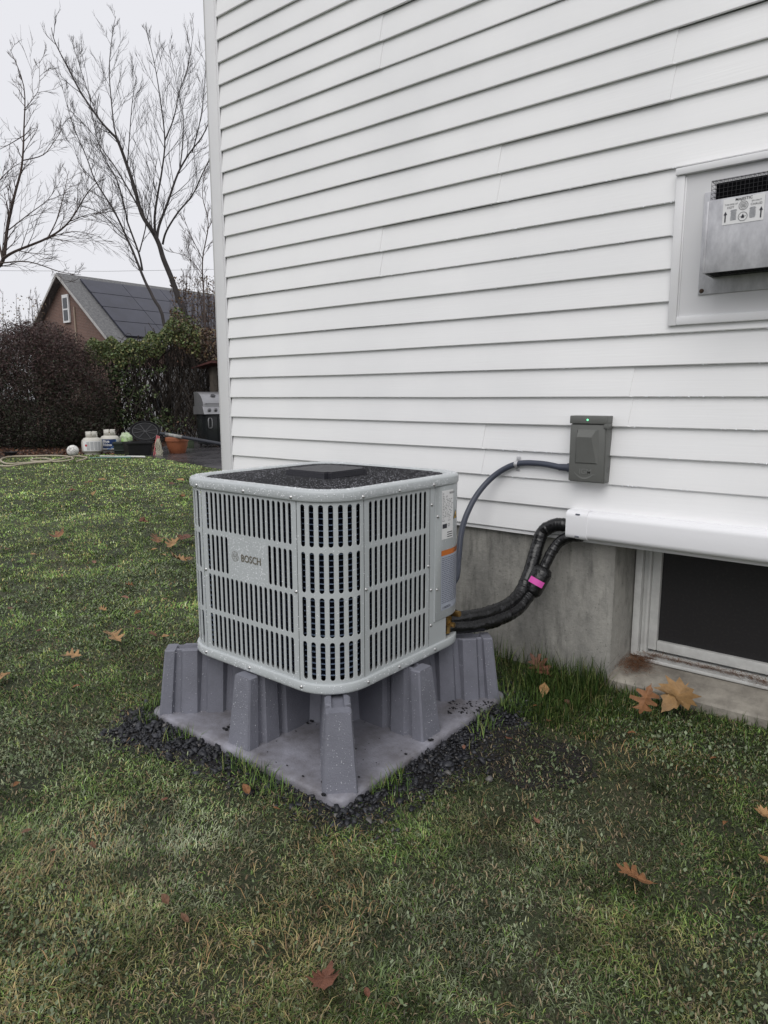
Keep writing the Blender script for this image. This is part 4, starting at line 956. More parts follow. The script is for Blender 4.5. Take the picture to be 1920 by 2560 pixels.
    # clippings, thatch and soil crumbs between the blades
    n6 = 60000; r = 0.8 + 3.0 * RNG.random(n6) ** 0.9; th = (RNG.random(n6) - 0.5) * rad(84) + math.atan2(HEAD[1], HEAD[0]); x = CAM.x + r * np.cos(th); y = CAM.y + r * np.sin(th)
    m, g, d = lawn_mask(x, y); k = m & (g < 0.03); x, y = x[k], y[k]; n6 = len(x)
    col6 = np.array([(0.12, 0.085, 0.05), (0.045, 0.036, 0.026), (0.09, 0.10, 0.05), (0.20, 0.16, 0.10), (0.05, 0.065, 0.03)])[RNG.integers(0, 5, n6)] * (0.6 + 1.1 * RNG.random((n6, 1)))
    parts.append(blades(x, y, 0.006 + 0.016 * RNG.random(n6) ** 2, 0.0010 + 0.0012 * RNG.random(n6), np.clip(RNG.normal(1.40, 0.12, n6), 1.0, 1.55), RNG.random(n6) * 6.28, col6, 0.006))
    # taller uncut grass along the foundation and beside the stand
    n3 = 17000; x = RNG.uniform(X_L, 1.6, n3); y = -0.012 - 0.30 * RNG.random(n3) ** 1.5
    x2 = RNG.uniform(-1.27, -0.85, 7000); y2 = RNG.uniform(-0.50, -0.05, 7000); x = np.concatenate([x, x2]); y = np.concatenate([y, y2])
    m, g, d = lawn_mask(x, y); k = m & (d > 0.02) & ((x < -0.72) | (RNG.random(len(x)) < 0.4)) & (RNG.random(len(x)) < np.clip(0.3 + 1.6 * (fbm(x, y, 7) - 0.3), 0.15, 1)); x, y = x[k], y[k]; n3 = len(x)
    col3 = pick({'green': 0.45, 'deep': 0.75, 'olive': 0.16, 'lime': 0.05, 'straw': 0.05}, n3) * (0.42 + 0.50 * RNG.random((n3, 1)))
    L3 = (0.050 + 0.095 * RNG.random(n3) ** 1.6) * np.clip(1.35 + y * 2.2, 0.5, 1.4) * np.where(x > -0.98, 0.40, 1.0)
    parts.append(blades(x, y, L3, 0.0010 + 0.0010 * RNG.random(n3), np.clip(np.abs(RNG.normal(0.55, 0.35, n3)), 0.05, 1.3), np.where(RNG.random(n3) < 0.6, -PI / 2 + RNG.normal(0, 0.9, n3), RNG.random(n3) * 6.28), col3))
    # sprouts between the stones and at the stand edge
    n4 = 2600; s = RNG.random(n4) * 8 * PH; side = (s // (2 * PH)).astype(int); t_ = s % (2 * PH) - PH; o_ = 0.012 + 0.09 * RNG.random(n4) ** 2
    x = np.where(side == 0, t_, np.where(side == 1, PH + o_, np.where(side == 2, t_, -PH - o_))) + PX_; y = np.where(side == 0, -PH - o_, np.where(side == 1, t_, np.where(side == 2, PH + o_, t_))) + PY_
    k = fbm(x, y, 5) > 0.52; x, y = x[k], y[k]; n4 = len(x)
    parts.append(blades(x, y, 0.03 + 0.045 * RNG.random(n4), 0.0016 * np.ones(n4), np.abs(RNG.normal(0.6, 0.3, n4)), RNG.random(n4) * 6.28, pick({'green': 0.8, 'deep': 0.5, 'olive': 0.3}, n4)))
    V = []; Q = []; T = []; Cc = []; o = 0
    for (v, q_, t2, cc) in parts: V.append(v); Q.append(q_ + o); T.append(t2 + o); Cc.append(cc); o += len(v)
    ob = np_mesh('grass', np.concatenate(V), np.concatenate(Q), np.concatenate(T), np.concatenate(Cc), mat_attr('grass_blade', 0.5, 0.2))
    tag(ob, 'patchy wet autumn lawn grass around the stand', 'grass', kind='stuff')
    # clover and low broad weeds
    n5 = 120000; r = 0.8 + 4.4 * RNG.random(n5) ** 0.8; th = (RNG.random(n5) - 0.5) * rad(84) + math.atan2(HEAD[1], HEAD[0]); x = CAM.x + r * np.cos(th); y = CAM.y + r * np.sin(th)
    m, g, d = lawn_mask(x, y); w_ = fbm(x + 9, y + 90, 2.2); k = m & (g < 0.02) & (RNG.random(n5) < np.clip((w_ - 0.42) * 3.2, 0.05, 0.9)); x, y, r = x[k], y[k], r[k]; n5 = len(x)
    az = RNG.random(n5) * 6.28; sz = (0.0016 + 0.0026 * RNG.random(n5) ** 1.5) * (1 + 0.12 * r); zz = 0.006 + 0.016 * RNG.random(n5); tl = RNG.normal(0, 0.7, n5); t2 = RNG.normal(0, 0.7, n5)
    V = np.zeros((n5, 4, 3)); 
    for j in range(4):
        a_ = az + j * PI / 2; rr_ = sz * (1.25 if j % 2 else 0.9); dx = np.cos(a_) * rr_; dy = np.sin(a_) * rr_
        V[:, j] = np.stack([x + dx, y + dy, zz + dx * tl + dy * t2], 1)
    colC = np.where(RNG.random((n5, 1)) < 0.55, np.array([[0.150, 0.180, 0.105]]), np.array([[0.085, 0.120, 0.050]])) * (0.6 + 0.8 * RNG.random((n5, 1)))
    ob = np_mesh('clover', V.reshape(-1, 3), np.arange(n5 * 4).reshape(-1, 4), None, np.repeat(colC, 4, axis=0), mat_attr('clover_leaf', 0.45, 0.3))
    tag(ob, 'low clover and weeds among the near grass', 'clover', kind='stuff')
lawn()

# ------------------------------------------------------------------ crushed stone around the stand
def gravel():
    base = np.array([v.co[:] for v in (lambda bm: (bmesh.ops.create_icosphere(bm, subdivisions=1, radius=1.0), bm)[1])(bmesh.new()).verts])
    bm = bmesh.new(); bmesh.ops.create_icosphere(bm, subdivisions=1, radius=1.0); bm.verts.index_update()
    base = np.array([v.co[:] for v in bm.verts]); tri = np.array([[v.index for v in f.verts] for f in bm.faces]); bm.free()
    n = 85000; x = RNG.uniform(PX_ - 1.0, PX_ + 0.95, n); y = RNG.uniform(PY_ - 0.9, PY_ + 0.9, n)
    g, d = gravel_field(x, y); k = (d > 0.0) & (RNG.random(n) < np.clip(0.45 + g * 6, 0, 1)) & (g > -0.075) & (y < -0.02); x, y, g = x[k], y[k], g[k]; n = len(x)
    s = 0.0020 + 0.0085 * RNG.random(n) ** 3.0; s = np.where(g < 0.02, s * 0.75, s); s = np.where(RNG.random(n) < 0.02, RNG.uniform(0.011, 0.016, n), s)
    B = np.repeat(base[None], n, 0) * (0.50 + 0.85 * RNG.random((n, len(base), 1)))
    B *= np.stack([1.0 + 0.5 * RNG.random(n), 0.8 + 0.3 * RNG.random(n), 0.35 + 0.40 * RNG.random(n)], 1)[:, None] * s[:, None, None]
    tilt = RNG.normal(0, 0.35, (n, 2)); az = RNG.random(n) * 6.28
    B[:, :, 2] += B[:, :, 0] * tilt[:, :1] + B[:, :, 1] * tilt[:, 1:]
    X = B[:, :, 0] * np.cos(az)[:, None] - B[:, :, 1] * np.sin(az)[:, None]; Y = B[:, :, 0] * np.sin(az)[:, None] + B[:, :, 1] * np.cos(az)[:, None]
    V = np.stack([X + x[:, None], Y + y[:, None], B[:, :, 2] + (0.002 + s * 0.35 + 0.010 * RNG.random(n) * np.clip(g * 8, 0, 1))[:, None]], 2)
    T = (np.arange(n)[:, None, None] * len(base) + tri[None]).reshape(-1, 3)
    c = np.array([0.026, 0.027, 0.032]) * (0.4 + 1.3 * RNG.random((n, 1)) ** 2); c[RNG.random(n) < 0.03] = (0.12, 0.115, 0.11)
    ob = np_mesh('gravel', V.reshape(-1, 3), None, T, np.repeat(c, len(base), axis=0), mat_attr('wet_slate', 0.42, 0.35))
    tag(ob, 'dark crushed stone spread around the grey stand', 'gravel', kind='stuff')
gravel()
# bare dark soil sheet below the stones
q = MB(); n_ = 96; vs = []
for ki in range(n_):
    a = 2 * PI * ki / n_; 
    lo, hi = 0.3, 1.3
    for _ in range(18):
        md = (lo + hi) / 2; gg, _d = gravel_field(np.array([PX_ + md * math.cos(a)]), np.array([PY_ + md * math.sin(a)]))
        if gg[0] > -0.03: lo = md
        else: hi = md
    vs.append((PX_ + lo * math.cos(a), min(PY_ + lo * math.sin(a), -0.02), 0.0045))
q.add(vs + [(PX_, PY_, 0.0045)], [(i, (i + 1) % n_, n_) for i in range(n_)])
tag(q.build('soil_patch', mat('dark_wet_soil', (0.024, 0.022, 0.021), 0.55, var=0.5, vscale=25, bump=0.9, bscale=60)), kind='structure')
# worn muddy ground to the right of the stand
cmud = gnd(1300, 1890); q = MB(); n_ = 72; vs = []
for ki in range(n_):
    a = 2 * PI * ki / n_; rr_ = 0.19 * (0.75 + 0.7 * (fbm(np.array([cmud.x + 0.3 * math.cos(a)]), np.array([cmud.y + 0.3 * math.sin(a)]), 6.0)[0] - 0.2)); vs.append((cmud.x + rr_ * math.cos(a) * 1.25, min(cmud.y + rr_ * math.sin(a), -0.03), 0.0032))
q.add(vs + [(cmud.x, cmud.y, 0.0032)], [(i, (i + 1) % n_, n_) for i in range(n_)])
tag(q.build('mud_patch', mat('dark_wet_soil', (0.024, 0.022, 0.021), 0.55)), kind='structure')
# scattered crumbs of stone and soil on the stand plate
crumb = MB(); bm = bmesh.new(); bmesh.ops.create_icosphere(bm, subdivisions=1, radius=1.0); rc = random.Random(4)
for v in bm.verts: v.co *= rc.uniform(0.7, 1.2)
bv = [v.co.copy() for v in bm.verts]; bm.verts.index_update(); bf = [[v.index for v in f.verts] for f in bm.faces]; bm.free()
def drop_crumb(p, s): crumb.add([(p.x - PX_ + v.x * s * 1.3, p.y - PY_ + v.y * s, 0.031 + (v.z + 0.6) * s * 0.6) for v in bv], bf)
for (px, py, s) in ((566, 1826, 0.008), (572, 1820, 0.007), (560, 1823, 0.006), (780, 1805, 0.008), (795, 1800, 0.007), (770, 1810, 0.006), (1075, 1853, 0.007), (1081, 1851, 0.006), (1015, 1887, 0.005), (807, 1958, 0.006), (810, 1990, 0.008), (758, 1942, 0.004), (898, 1944, 0.004), (890, 1873, 0.003), (740, 1829, 0.003), (718, 1915, 0.003)): drop_crumb(gnd(px, py, 0.03), s)
for _ in range(120): drop_crumb(gnd(rc.uniform(1120, 1235), rc.uniform(1752, 1785), 0.03), rc.uniform(0.0012, 0.0045))
for _ in range(60): drop_crumb(gnd(rc.uniform(480, 1100), rc.uniform(1790, 1930), 0.03), rc.uniform(0.0010, 0.0022))
crumb.v = [v for v in crumb.v]; o = crumb.build('soil_crumbs', M_BLACKP, stand); o['kind'] = 'stuff'
# pine needles and chaff in the window corner
q = MB(); rn = random.Random(9)
def needle(cx, cy, cz_, sx, sy):
    x = cx + rn.gauss(0, sx); y = cy + rn.gauss(0, sy); 
    y = min(y, 0.150); x = max(x, OPEN_X0 + 0.012)
    z = cz_ + 0.28 * (y - cy) + abs(rn.gauss(0, 0.006)); a = rn.uniform(0, PI); L = rn.uniform(0.010, 0.032); w = 0.0006
    d = Vector((math.cos(a), math.sin(a) * 0.8, rn.gauss(0, 0.22))) * L; nrm = Vector((-math.sin(a), math.cos(a), 0)) * w
    p = Vector((x, y, z)); q.add([p - nrm, p + nrm, p + d + nrm, p + d - nrm], [(0, 1, 2, 3)])
for _ in range(900): needle(-0.920, 0.100, 0.086, 0.036, 0.034)
for _ in range(200): needle(-0.90, 0.14, 0.100, 0.02, 0.008)
for i in range(700):
    t = rn.random(); needle(-0.90 + t * 0.42, 0.146, 0.119, 0.02, 0.006)
for _ in range(260): needle(-0.43, 0.138, 0.112, 0.05, 0.012)
o = q.build('pine_needles', mat('dry_needles', (0.21, 0.095, 0.045), 0.7, var=0.5, vscale=80)); tag(o, 'brown pine needles gathered on the basement window sill', 'needles', kind='stuff')
# ------------------------------------------------------------------ neighbour's brick house
BD = 26.0
pk = at(160, 684, BD); HWd = 0.1225 * BD
ev = at(260, 838, BD - 0.62 * HWd).z
gx, gy = pk.x, pk.y; zr = pk.z; ze = ev
nb = empty('brick_house', (gx, gy, 0)); tag(nb, 'brick gabled house with dark solar panels on its roof behind the shrubs', 'house')
def brick_mat():
    m = bpy.data.materials.new('far_brick'); n, l, b = nodes_of(m); tc = n.new('ShaderNodeTexCoord'); mp = n.new('ShaderNodeMapping'); mp.inputs['Rotation'].default_value = (PI / 2, 0, 0)
    l.new(tc.outputs['Object'], mp.inputs[0]); bt = n.new('ShaderNodeTexBrick'); l.new(mp.outputs[0], bt.inputs['Vector']); bt.inputs['Scale'].default_value = 4.6
    bt.inputs['Color1'].default_value = (0.175, 0.095, 0.075, 1); bt.inputs['Color2'].default_value = (0.125, 0.072, 0.060, 1); bt.inputs['Mortar'].default_value = (0.26, 0.22, 0.19, 1); bt.inputs['Mortar Size'].default_value = 0.018
    l.new(bt.outputs[0], b.inputs['Base Color']); b.inputs['Roughness'].default_value = 0.85; return m
Ln = 13.0
q = MB(); q.add([(-HWd, 0, 0), (HWd, 0, 0), (HWd, 0, ze), (0, 0, zr - 0.12), (-HWd, 0, ze), (-HWd, Ln, 0), (HWd, Ln, 0), (HWd, Ln, ze), (0, Ln, zr - 0.12), (-HWd, Ln, ze)], [(0, 1, 2, 3, 4), (6, 5, 9, 8, 7), (1, 6, 7, 2), (5, 0, 4, 9)]); q.build('wall', brick_mat(), nb)
M_SHING = mat('grey_shingle', (0.20, 0.20, 0.20), 0.85, col2=(0.10, 0.10, 0.105), vscale=14, bump=0.6, bscale=20)
slope = (zr - ze) / HWd; ovh = 0.30; eo = 0.35
def roofpt(side, t, y, dz=0.0):     # t: 0 ridge .. 1 eave line at wall
    return (side * HWd * t, y, zr - (zr - ze) * t + dz)
te = 1 + eo / HWd
for sd in (1, -1):
    q = MB(); A = [roofpt(sd, 0, -ovh), roofpt(sd, te, -ovh), roofpt(sd, te, Ln + ovh), roofpt(sd, 0, Ln + ovh)]; Bv = [(x, y, z - 0.10) for x, y, z in A]
    q.add(A + Bv, [(0, 1, 2, 3), (4, 7, 6, 5), (0, 4, 5, 1), (1, 5, 6, 2), (2, 6, 7, 3)]); q.build('roof', M_SHING, nb)
    q = MB(); A = [roofpt(sd, 0.0, -ovh - 0.02, -0.02), roofpt(sd, te, -ovh - 0.02, -0.02)]; q.add([A[0], A[1], (A[1][0], A[1][1], A[1][2] - 0.11), (A[0][0], A[0][1], A[0][2] - 0.11)] + [(a[0], a[1] + 0.03, a[2]) for a in (A[0], A[1], (A[1][0], A[1][1], A[1][2] - 0.11), (A[0][0], A[0][1], A[0][2] - 0.11))], [(0, 1, 2, 3), (4, 7, 6, 5), (3, 2, 6, 7), (0, 4, 5, 1)]); q.build('rake_board', mat('old_white_paint', (0.50, 0.49, 0.48), 0.6, var=0.3, vscale=5), nb)
nrm = Vector((slope, 0, 1)).normalized(); M_SOLAR = mat('solar_panel', (0.040, 0.042, 0.062), 0.3, var=0.3, vscale=2); M_SFR = mat('solar_frame', (0.06, 0.06, 0.07), 0.4)
spm = None
for r in range(4):
    t0, t1 = 0.10 + r * 0.23, 0.10 + (r + 1) * 0.23 - 0.008
    for c in range(6):
        y0 = 0.42 + c * 1.70; y1 = y0 + 1.68
        q = MB(); C4 = [Vector(roofpt(1, t0, y0)), Vector(roofpt(1, t1, y0)), Vector(roofpt(1, t1, y1)), Vector(roofpt(1, t0, y1))]
        hi = [p + nrm * 0.10 for p in C4]; lo = [p + nrm * 0.04 for p in C4]
        q.add(hi + lo, [(0, 1, 2, 3), (4, 7, 6, 5), (0, 4, 5, 1), (1, 5, 6, 2), (2, 6, 7, 3), (3, 7, 4, 0)]); q.build('solar_panel', M_SOLAR, nb)
wpt = at(163, 770, BD); wz = wpt.z; wx = at(165, 770, BD).x - gx - 0.12
wn = empty('window', (wx, -0.02, wz - 0.62)); wn.parent = nb
q = MB(); q.box(-0.23, 0.23, -0.06, 0.0, 0.1, 1.12); q.build('frame', M_TRIM, wn)
for k in (0, 1):
    q = MB(); q.box(-0.15, 0.15, -0.075, -0.061, 0.18 + k * 0.44, 0.56 + k * 0.44); q.build('pane', mat('far_glass', (0.05, 0.055, 0.065), 0.08), wn)
q = MB(); q.tube([(0.62, -0.03, 0.0), (0.62, -0.03, ze + 1.2)], 0.035, 6); q.build('drain_pipe', mat('pipe_tan', (0.35, 0.28, 0.22), 0.6), nb)
# pale outbuilding glimpsed through the vines
ob = at(362, 1000, 21.0); sh = empty('outbuilding', (ob.x, ob.y, 0)); tag(sh, 'pale outbuilding with white framed openings glimpsed through the vines', 'shed')
q = MB(); q.box(-1.3, 2.4, 0, 2.2, 0, 2.05); q.build('wall', mat('pale_wall', (0.50, 0.49, 0.50), 0.7, var=0.2), sh)
for x0, x1, z0, z1 in ((-0.62, -0.02, 0.5, 1.55), (0.42, 1.1, 0.05, 1.75)):
    w_ = empty('window', (0, 0, 0)); w_.parent = sh
    q = MB(); q.box(x0, x1, -0.06, 0, z0, z1); q.build('frame', M_TRIM, w_)
    q = MB(); q.box(x0 + 0.09, x1 - 0.09, -0.075, -0.061, z0 + 0.09 if z0 > 0.2 else z0 + 0.75, z1 - 0.09); q.build('pane', _mats['far_glass'], w_)

# ------------------------------------------------------------------ bare trees
class Wood:
    def __init__(s, seed): s.q = MB(); s.tw = MB(); s.r = random.Random(seed); s.n = 0
    def limb(s, pts, r0_, r1_, sides=6):
        P = smooth_path(pts, 4); n = len(P); s.q.tube(P, [r0_ + (r1_ - r0_) * i / (n - 1) for i in range(n)], sides, False); return P
    def twig(s, p, d, L, rad_, lev, upb=0.25):
        r = s.r; n = 4; P = [Vector(p)]; d = Vector(d).normalized()
        for i in range(n):
            d = (d + Vector((r.gauss(0, 1), r.gauss(0, 1), r.gauss(0, 1))) * 0.05 + Vector((0, 0, upb * 0.40))).normalized(); P.append(P[-1] + d * L / n)
        (s.q if lev > 1 else s.tw).tube(P, [rad_ * (1 - 0.7 * i / n) for i in range(n + 1)], 4 if lev > 1 else 3, False)
        if lev > 0:
            k = 4 if lev > 1 else 4
            for i in range(k):
                t = 0.2 + 0.78 * (i + r.random()) / k; j = min(int(t * n), n - 1); pp = P[j].lerp(P[j + 1], t * n - j)
                a = Vector((r.gauss(0, 1), r.gauss(0, 1), r.gauss(0, 1))); dd = (P[j + 1] - P[j]).normalized(); a = (a - dd * a.dot(dd)).normalized()
                s.twig(pp, dd * 0.88 + a * 0.42, L * r.uniform(0.38, 0.65), max(rad_ * 0.5, 0.0046), lev - 1, upb)
    def sprout(s, P, every, L0, L1, lev, rad_, upb=0.25, skip=0.25):
        r = s.r; acc = 0; tot = sum((P[i + 1] - P[i]).length for i in range(len(P) - 1)); run = 0
        for i in range(len(P) - 1):
            seg = (P[i + 1] - P[i]).length; run += seg; acc += seg
            while acc > every:
                acc -= every; f = run / tot
                if f < skip: continue
                dd = (P[i + 1] - P[i]).normalized(); a = Vector((r.gauss(0, 1), r.gauss(0, 1), r.gauss(0, 0.6))); a = (a - dd * a.dot(dd)).normalized()
                s.twig(P[i].lerp(P[i + 1], r.random()), dd * 0.82 + a * 0.56, r.uniform(L0, L1) * (1.15 - 0.85 * f), max(0.006, rad_ * (1.1 - 0.6 * f)), lev, upb)
def make_tree(name, label, limbs, depth, seed, m, every=0.5, L0=0.7, L1=1.7, lev=2, upb=0.25, base_px=None, group='bare trees behind the garden'):
    """limbs: (pixel polyline, radius start, radius end, depth drift)"""
    w = Wood(seed); root = None
    for li, (pp, ra, rb, dr) in enumerate(limbs):
        n = len(pp); P = [at(x, y, depth + dr * (i / (n - 1)) + (li > 0) * 0.0) for i, (x, y) in enumerate(pp)]
        if li == 0:
            b = P[0]; g0 = Vector((b.x + (base_px or 0), b.y, -0.1)); P = [g0] + P; root = Vector((g0.x, g0.y, 0))
        ra *= 0.46; rb *= 0.6
        PP = w.limb(P, ra, rb, 8 if ra > 0.06 else 5); w.sprout(PP, every, L0, L1, lev, min(0.02, ra * 0.3), upb, 0.45 if li == 0 else 0.12)
    t = empty(name, root); tag(t, label, 'tree', group)
    rel(w.q, root).build('trunk', m, t, 60); rel(w.tw, root).build('crown', m, t)
    return t
M_BARK = mat('grey_bark', (0.060, 0.053, 0.052), 0.9, var=0.4, vscale=6, bump=0.5, bscale=25)
M_BARK2 = mat('brown_bark', (0.080, 0.060, 0.053), 0.9, var=0.4, vscale=6)
def c3(L): return [(x / 2.765, y / 2.765) for x, y in L]
treeA = [(c3([(1290, 2260), (1235, 2070), (1190, 1936), (1130, 1790), (1100, 1690), (1055, 1600), (980, 1480), (930, 1300), (880, 1150), (815, 975), (770, 920), (690, 830), (560, 640), (470, 470), (380, 290), (355, 190)]), 0.20, 0.012, -1.0),
         (c3([(815, 975), (790, 880), (770, 700), (755, 480), (775, 250), (800, 110)]), 0.055, 0.010, 0.6),
         (c3([(1085, 1650), (1100, 1560), (1160, 1400), (1230, 1200), (1310, 1060), (1400, 940), (1470, 780), (1520, 640)]), 0.10, 0.014, 1.0),
         (c3([(1075, 1640), (1070, 1500), (1090, 1350), (1120, 1180), (1140, 970), (1110, 700), (1070, 450), (1015, 220)]), 0.09, 0.010, -1.2),
         (c3([(1140, 970), (1200, 820), (1240, 640), (1300, 450), (1340, 200)]), 0.05, 0.009, 1.2),
         (c3([(1245, 1150), (1262, 1000), (1265, 800), (1225, 600), (1160, 300)]), 0.045, 0.009, 1.4),
         (c3([(1125, 1690), (1150, 1600), (1230, 1470), (1330, 1350), (1400, 1200), (1470, 1060), (1540, 900)]), 0.075, 0.014, -0.8),
         (c3([(990, 1490), (900, 1330), (800, 1160), (720, 1050), (620, 900), (480, 760)]), 0.06, 0.012, 1.5),
         (c3([(880, 1150), (895, 950), (915, 700), (945, 530)]), 0.04, 0.008, -1.5),
         (c3([(1330, 1050), (1390, 800), (1420, 520), (1430, 350)]), 0.04, 0.008, -1.5),
         (c3([(690, 830), (610, 640), (540, 420), (500, 300)]), 0.03, 0.007, 1.5)]
make_tree('bare_tree', 'tall bare grey tree with many upright limbs in front of the solar roof', treeA, 20.5, 11, M_BARK, 0.26, 0.6, 1.7, 2, 0.28)
treeD = [(c3([(1140, 2270), (1060, 2060), (1000, 1936), (920, 1740), (880, 1650), (790, 1460), (660, 1250), (600, 1090), (500, 850), (420, 560)]), 0.12, 0.010, 1.0),
         (c3([(985, 1870), (960, 1750), (880, 1530), (870, 1470), (810, 1250), (700, 1050), (640, 800), (600, 520)]), 0.07, 0.009, -1.0),
         (c3([(965, 1740), (1010, 1560), (1050, 1330), (1085, 1100)]), 0.045, 0.010, 0.8),
         (c3([(880, 1650), (700, 1480), (560, 1420), (480, 1390)]), 0.035, 0.008, 0.8),
         (c3([(660, 1250), (560, 1150), (520, 1040), (500, 960)]), 0.025, 0.007, -0.8)]
make_tree('bare_tree', 'slender bare tree leaning left just beside the tallest bare tree', treeD, 19.8, 12, M_BARK, 0.25, 0.5, 1.6, 2, 0.25)
treeL = [(c3([(-160, 2260), (-120, 1980), (-60, 1880), (20, 1800), (50, 1580), (100, 1350), (150, 1150), (165, 900), (165, 600), (70, 340)]), 0.17, 0.010, 0.5),
         (c3([(20, 1790), (100, 1740), (340, 1640), (480, 1530), (600, 1340), (690, 1240)]), 0.09, 0.010, -0.8),
         (c3([(330, 1645), (400, 1500), (450, 1300), (475, 1180)]), 0.04, 0.008, 0.6),
         (c3([(0, 1820), (200, 1810), (420, 1880), (560, 1900)]), 0.045, 0.008, -0.8),
         (c3([(20, 1800), (-40, 1500), (-30, 1300), (60, 1180), (150, 1120)]), 0.06, 0.01, 0.8),
         (c3([(155, 1110), (300, 1070), (380, 970), (440, 880)]), 0.035, 0.008, 0.7),
         (c3([(60, 1590), (200, 1480), (330, 1380), (420, 1250)]), 0.035, 0.008, 1.0),
         (c3([(160, 940), (60, 1000), (-40, 1050)]), 0.03, 0.008, -0.6), (c3([(165, 760), (230, 680), (270, 600), (270, 410)]), 0.022, 0.007, 0.3),
         (c3([(480, 1530), (620, 1480), (740, 1470)]), 0.025, 0.008, -0.6), (c3([(340, 1640), (520, 1600), (700, 1640)]), 0.03, 0.008, 0.9)]
make_tree('bare_tree', 'spreading bare tree at the left edge with low sweeping limbs', treeL, 18.0, 13, M_BARK2, 0.22, 0.5, 1.4, 2, 0.10)
treeR = [(c3([(1420, 2300), (1410, 2050), (1400, 1800), (1440, 1550), (1400, 1350), (1420, 1150)]), 0.07, 0.010, 0.3),
         (c3([(1430, 1600), (1490, 1480), (1560, 1350)]), 0.03, 0.008, 0.5), (c3([(1405, 1800), (1330, 1650), (1260, 1480)]), 0.03, 0.008, -0.5), (c3([(1400, 1900), (1300, 1780), (1180, 1740)]), 0.025, 0.008, 0.5), (c3([(1300, 2100), (1320, 1800), (1270, 1600)]), 0.02, 0.006, 0.4)]
make_tree('bare_tree', 'small brown bare tree against the corner of the white house', treeR, 19.5, 14, M_BARK2, 0.20, 0.4, 1.0, 2, 0.25)

# ------------------------------------------------------------------ shrubs
def leaf_cloud(P, S, az, tilt, col, asp=0.5, flat=None):
    n = len(P); V = np.zeros((n, 4, 3)); ca, sa = np.cos(az), np.sin(az); ct, st_ = np.cos(tilt), np.sin(tilt)
    A = np.stack([ca * ct, sa * ct, st_], 1); Bv = np.stack([-sa, ca, np.zeros(n)], 1); ro = RNG.random((n, 1)) * 6.28
    N_ = np.cross(A, Bv); Bv = Bv * np.cos(ro) + N_ * np.sin(ro)
    V[:, 0] = P - A * S[:, None]; V[:, 1] = P + Bv * S[:, None] * asp; V[:, 2] = P + A * S[:, None]; V[:, 3] = P - Bv * S[:, None] * asp
    return V.reshape(-1, 3), np.arange(n * 4).reshape(-1, 4), np.repeat(col, 4, axis=0)
M_LEAFA = mat_attr('shrub_leaf', 0.5, 0.35)
def shrub(name, label, cpx, depth, lobes, nleaf, pal, size, asp, tilt_mu, seed, stems=40, cat='shrub', fill=0.55):
    """lobes: (px, py, rx_px, ry_px) ellipsoids; leaves spread through the outer volume"""
    rng = np.random.default_rng(seed); mpp = depth / F_PX; Ps = []; A = np.array([l[2] * l[3] for l in lobes], float); A /= A.sum()
    for (px, py, rx, ry), a in zip(lobes, A):
        n = int(nleaf * a); c = np.array(at(px, py, depth)); d = rng.normal(size=(n, 3)); d /= np.linalg.norm(d, axis=1, keepdims=True)
        rr_ = 1 - fill * rng.random(n) ** 1.6; lump = 1 + 0.07 * np.sin(d[:, 0] * 7 + seed) * np.cos(d[:, 2] * 6) + 0.05 * np.sin(d[:, 1] * 13 + d[:, 2] * 11)
        Ps.append(c + d * (rr_ * lump)[:, None] * np.array([rx * mpp, rx * mpp * 0.9, ry * mpp]))
    P = np.concatenate(Ps); P = P[P[:, 2] > 0.02]; n = len(P)
    names = rng.random(n); colr = np.array(pal)[(names * len(pal)).astype(int)] * (0.55 + 0.9 * rng.random((n, 1)))
    hz = (P[:, 2] - P[:, 2].min()) / np.ptp(P[:, 2]); redn = (rng.random(n) < np.clip(hz * 1.3 - 0.25, 0, 0.85)); colr[redn] = np.array([(0.070, 0.038, 0.036), (0.048, 0.028, 0.028), (0.085, 0.052, 0.046)])[rng.integers(0, 3, redn.sum())] * (0.6 + 0.8 * rng.random((redn.sum(), 1)))   # new growth on top is purple-brown
    root = at(cpx, 1100, depth); root.z = 0
    t = empty(name, root); tag(t, label, cat)
    V, Q, Cc = leaf_cloud(P - np.array([root.x, root.y, 0]), size * (0.6 + 0.8 * rng.random(n)), rng.random(n) * 6.28, rng.normal(tilt_mu, 0.5, n), colr, asp)
    np_mesh('foliage', V, Q, None, Cc, M_LEAFA, t)
    w = Wood(seed); r = w.r
    for i in range(stems):
        tgt = Vector(P[r.randrange(n)]) - root; b0 = Vector((tgt.x * 0.35 + r.gauss(0, 0.12), tgt.y * 0.35, 0)); md = b0.lerp(tgt, 0.5) + Vector((r.gauss(0, 0.12), r.gauss(0, 0.12), 0.1))
        w.q.tube(smooth_path([b0, md, tgt], 3), [0.022 - 0.0022 * k for k in range(7)], 4, False)
    w.q.build('stems', M_BARK, t); return t
shrub('rounded_shrub', 'large dense dark purple-brown rounded shrub at the left edge', 110, 17.0, [(95, 990, 178, 172), (50, 930, 140, 118), (110, 900, 118, 92), (205, 1020, 85, 105), (-70, 1000, 140, 150), (140, 1065, 155, 62)], 185000,
      [(0.034, 0.021, 0.020), (0.028, 0.020, 0.017), (0.030, 0.040, 0.018), (0.056, 0.036, 0.032), (0.022, 0.030, 0.014), (0.036, 0.040, 0.024)], 0.029, 0.24, 0.30, 21, 60, fill=0.36)
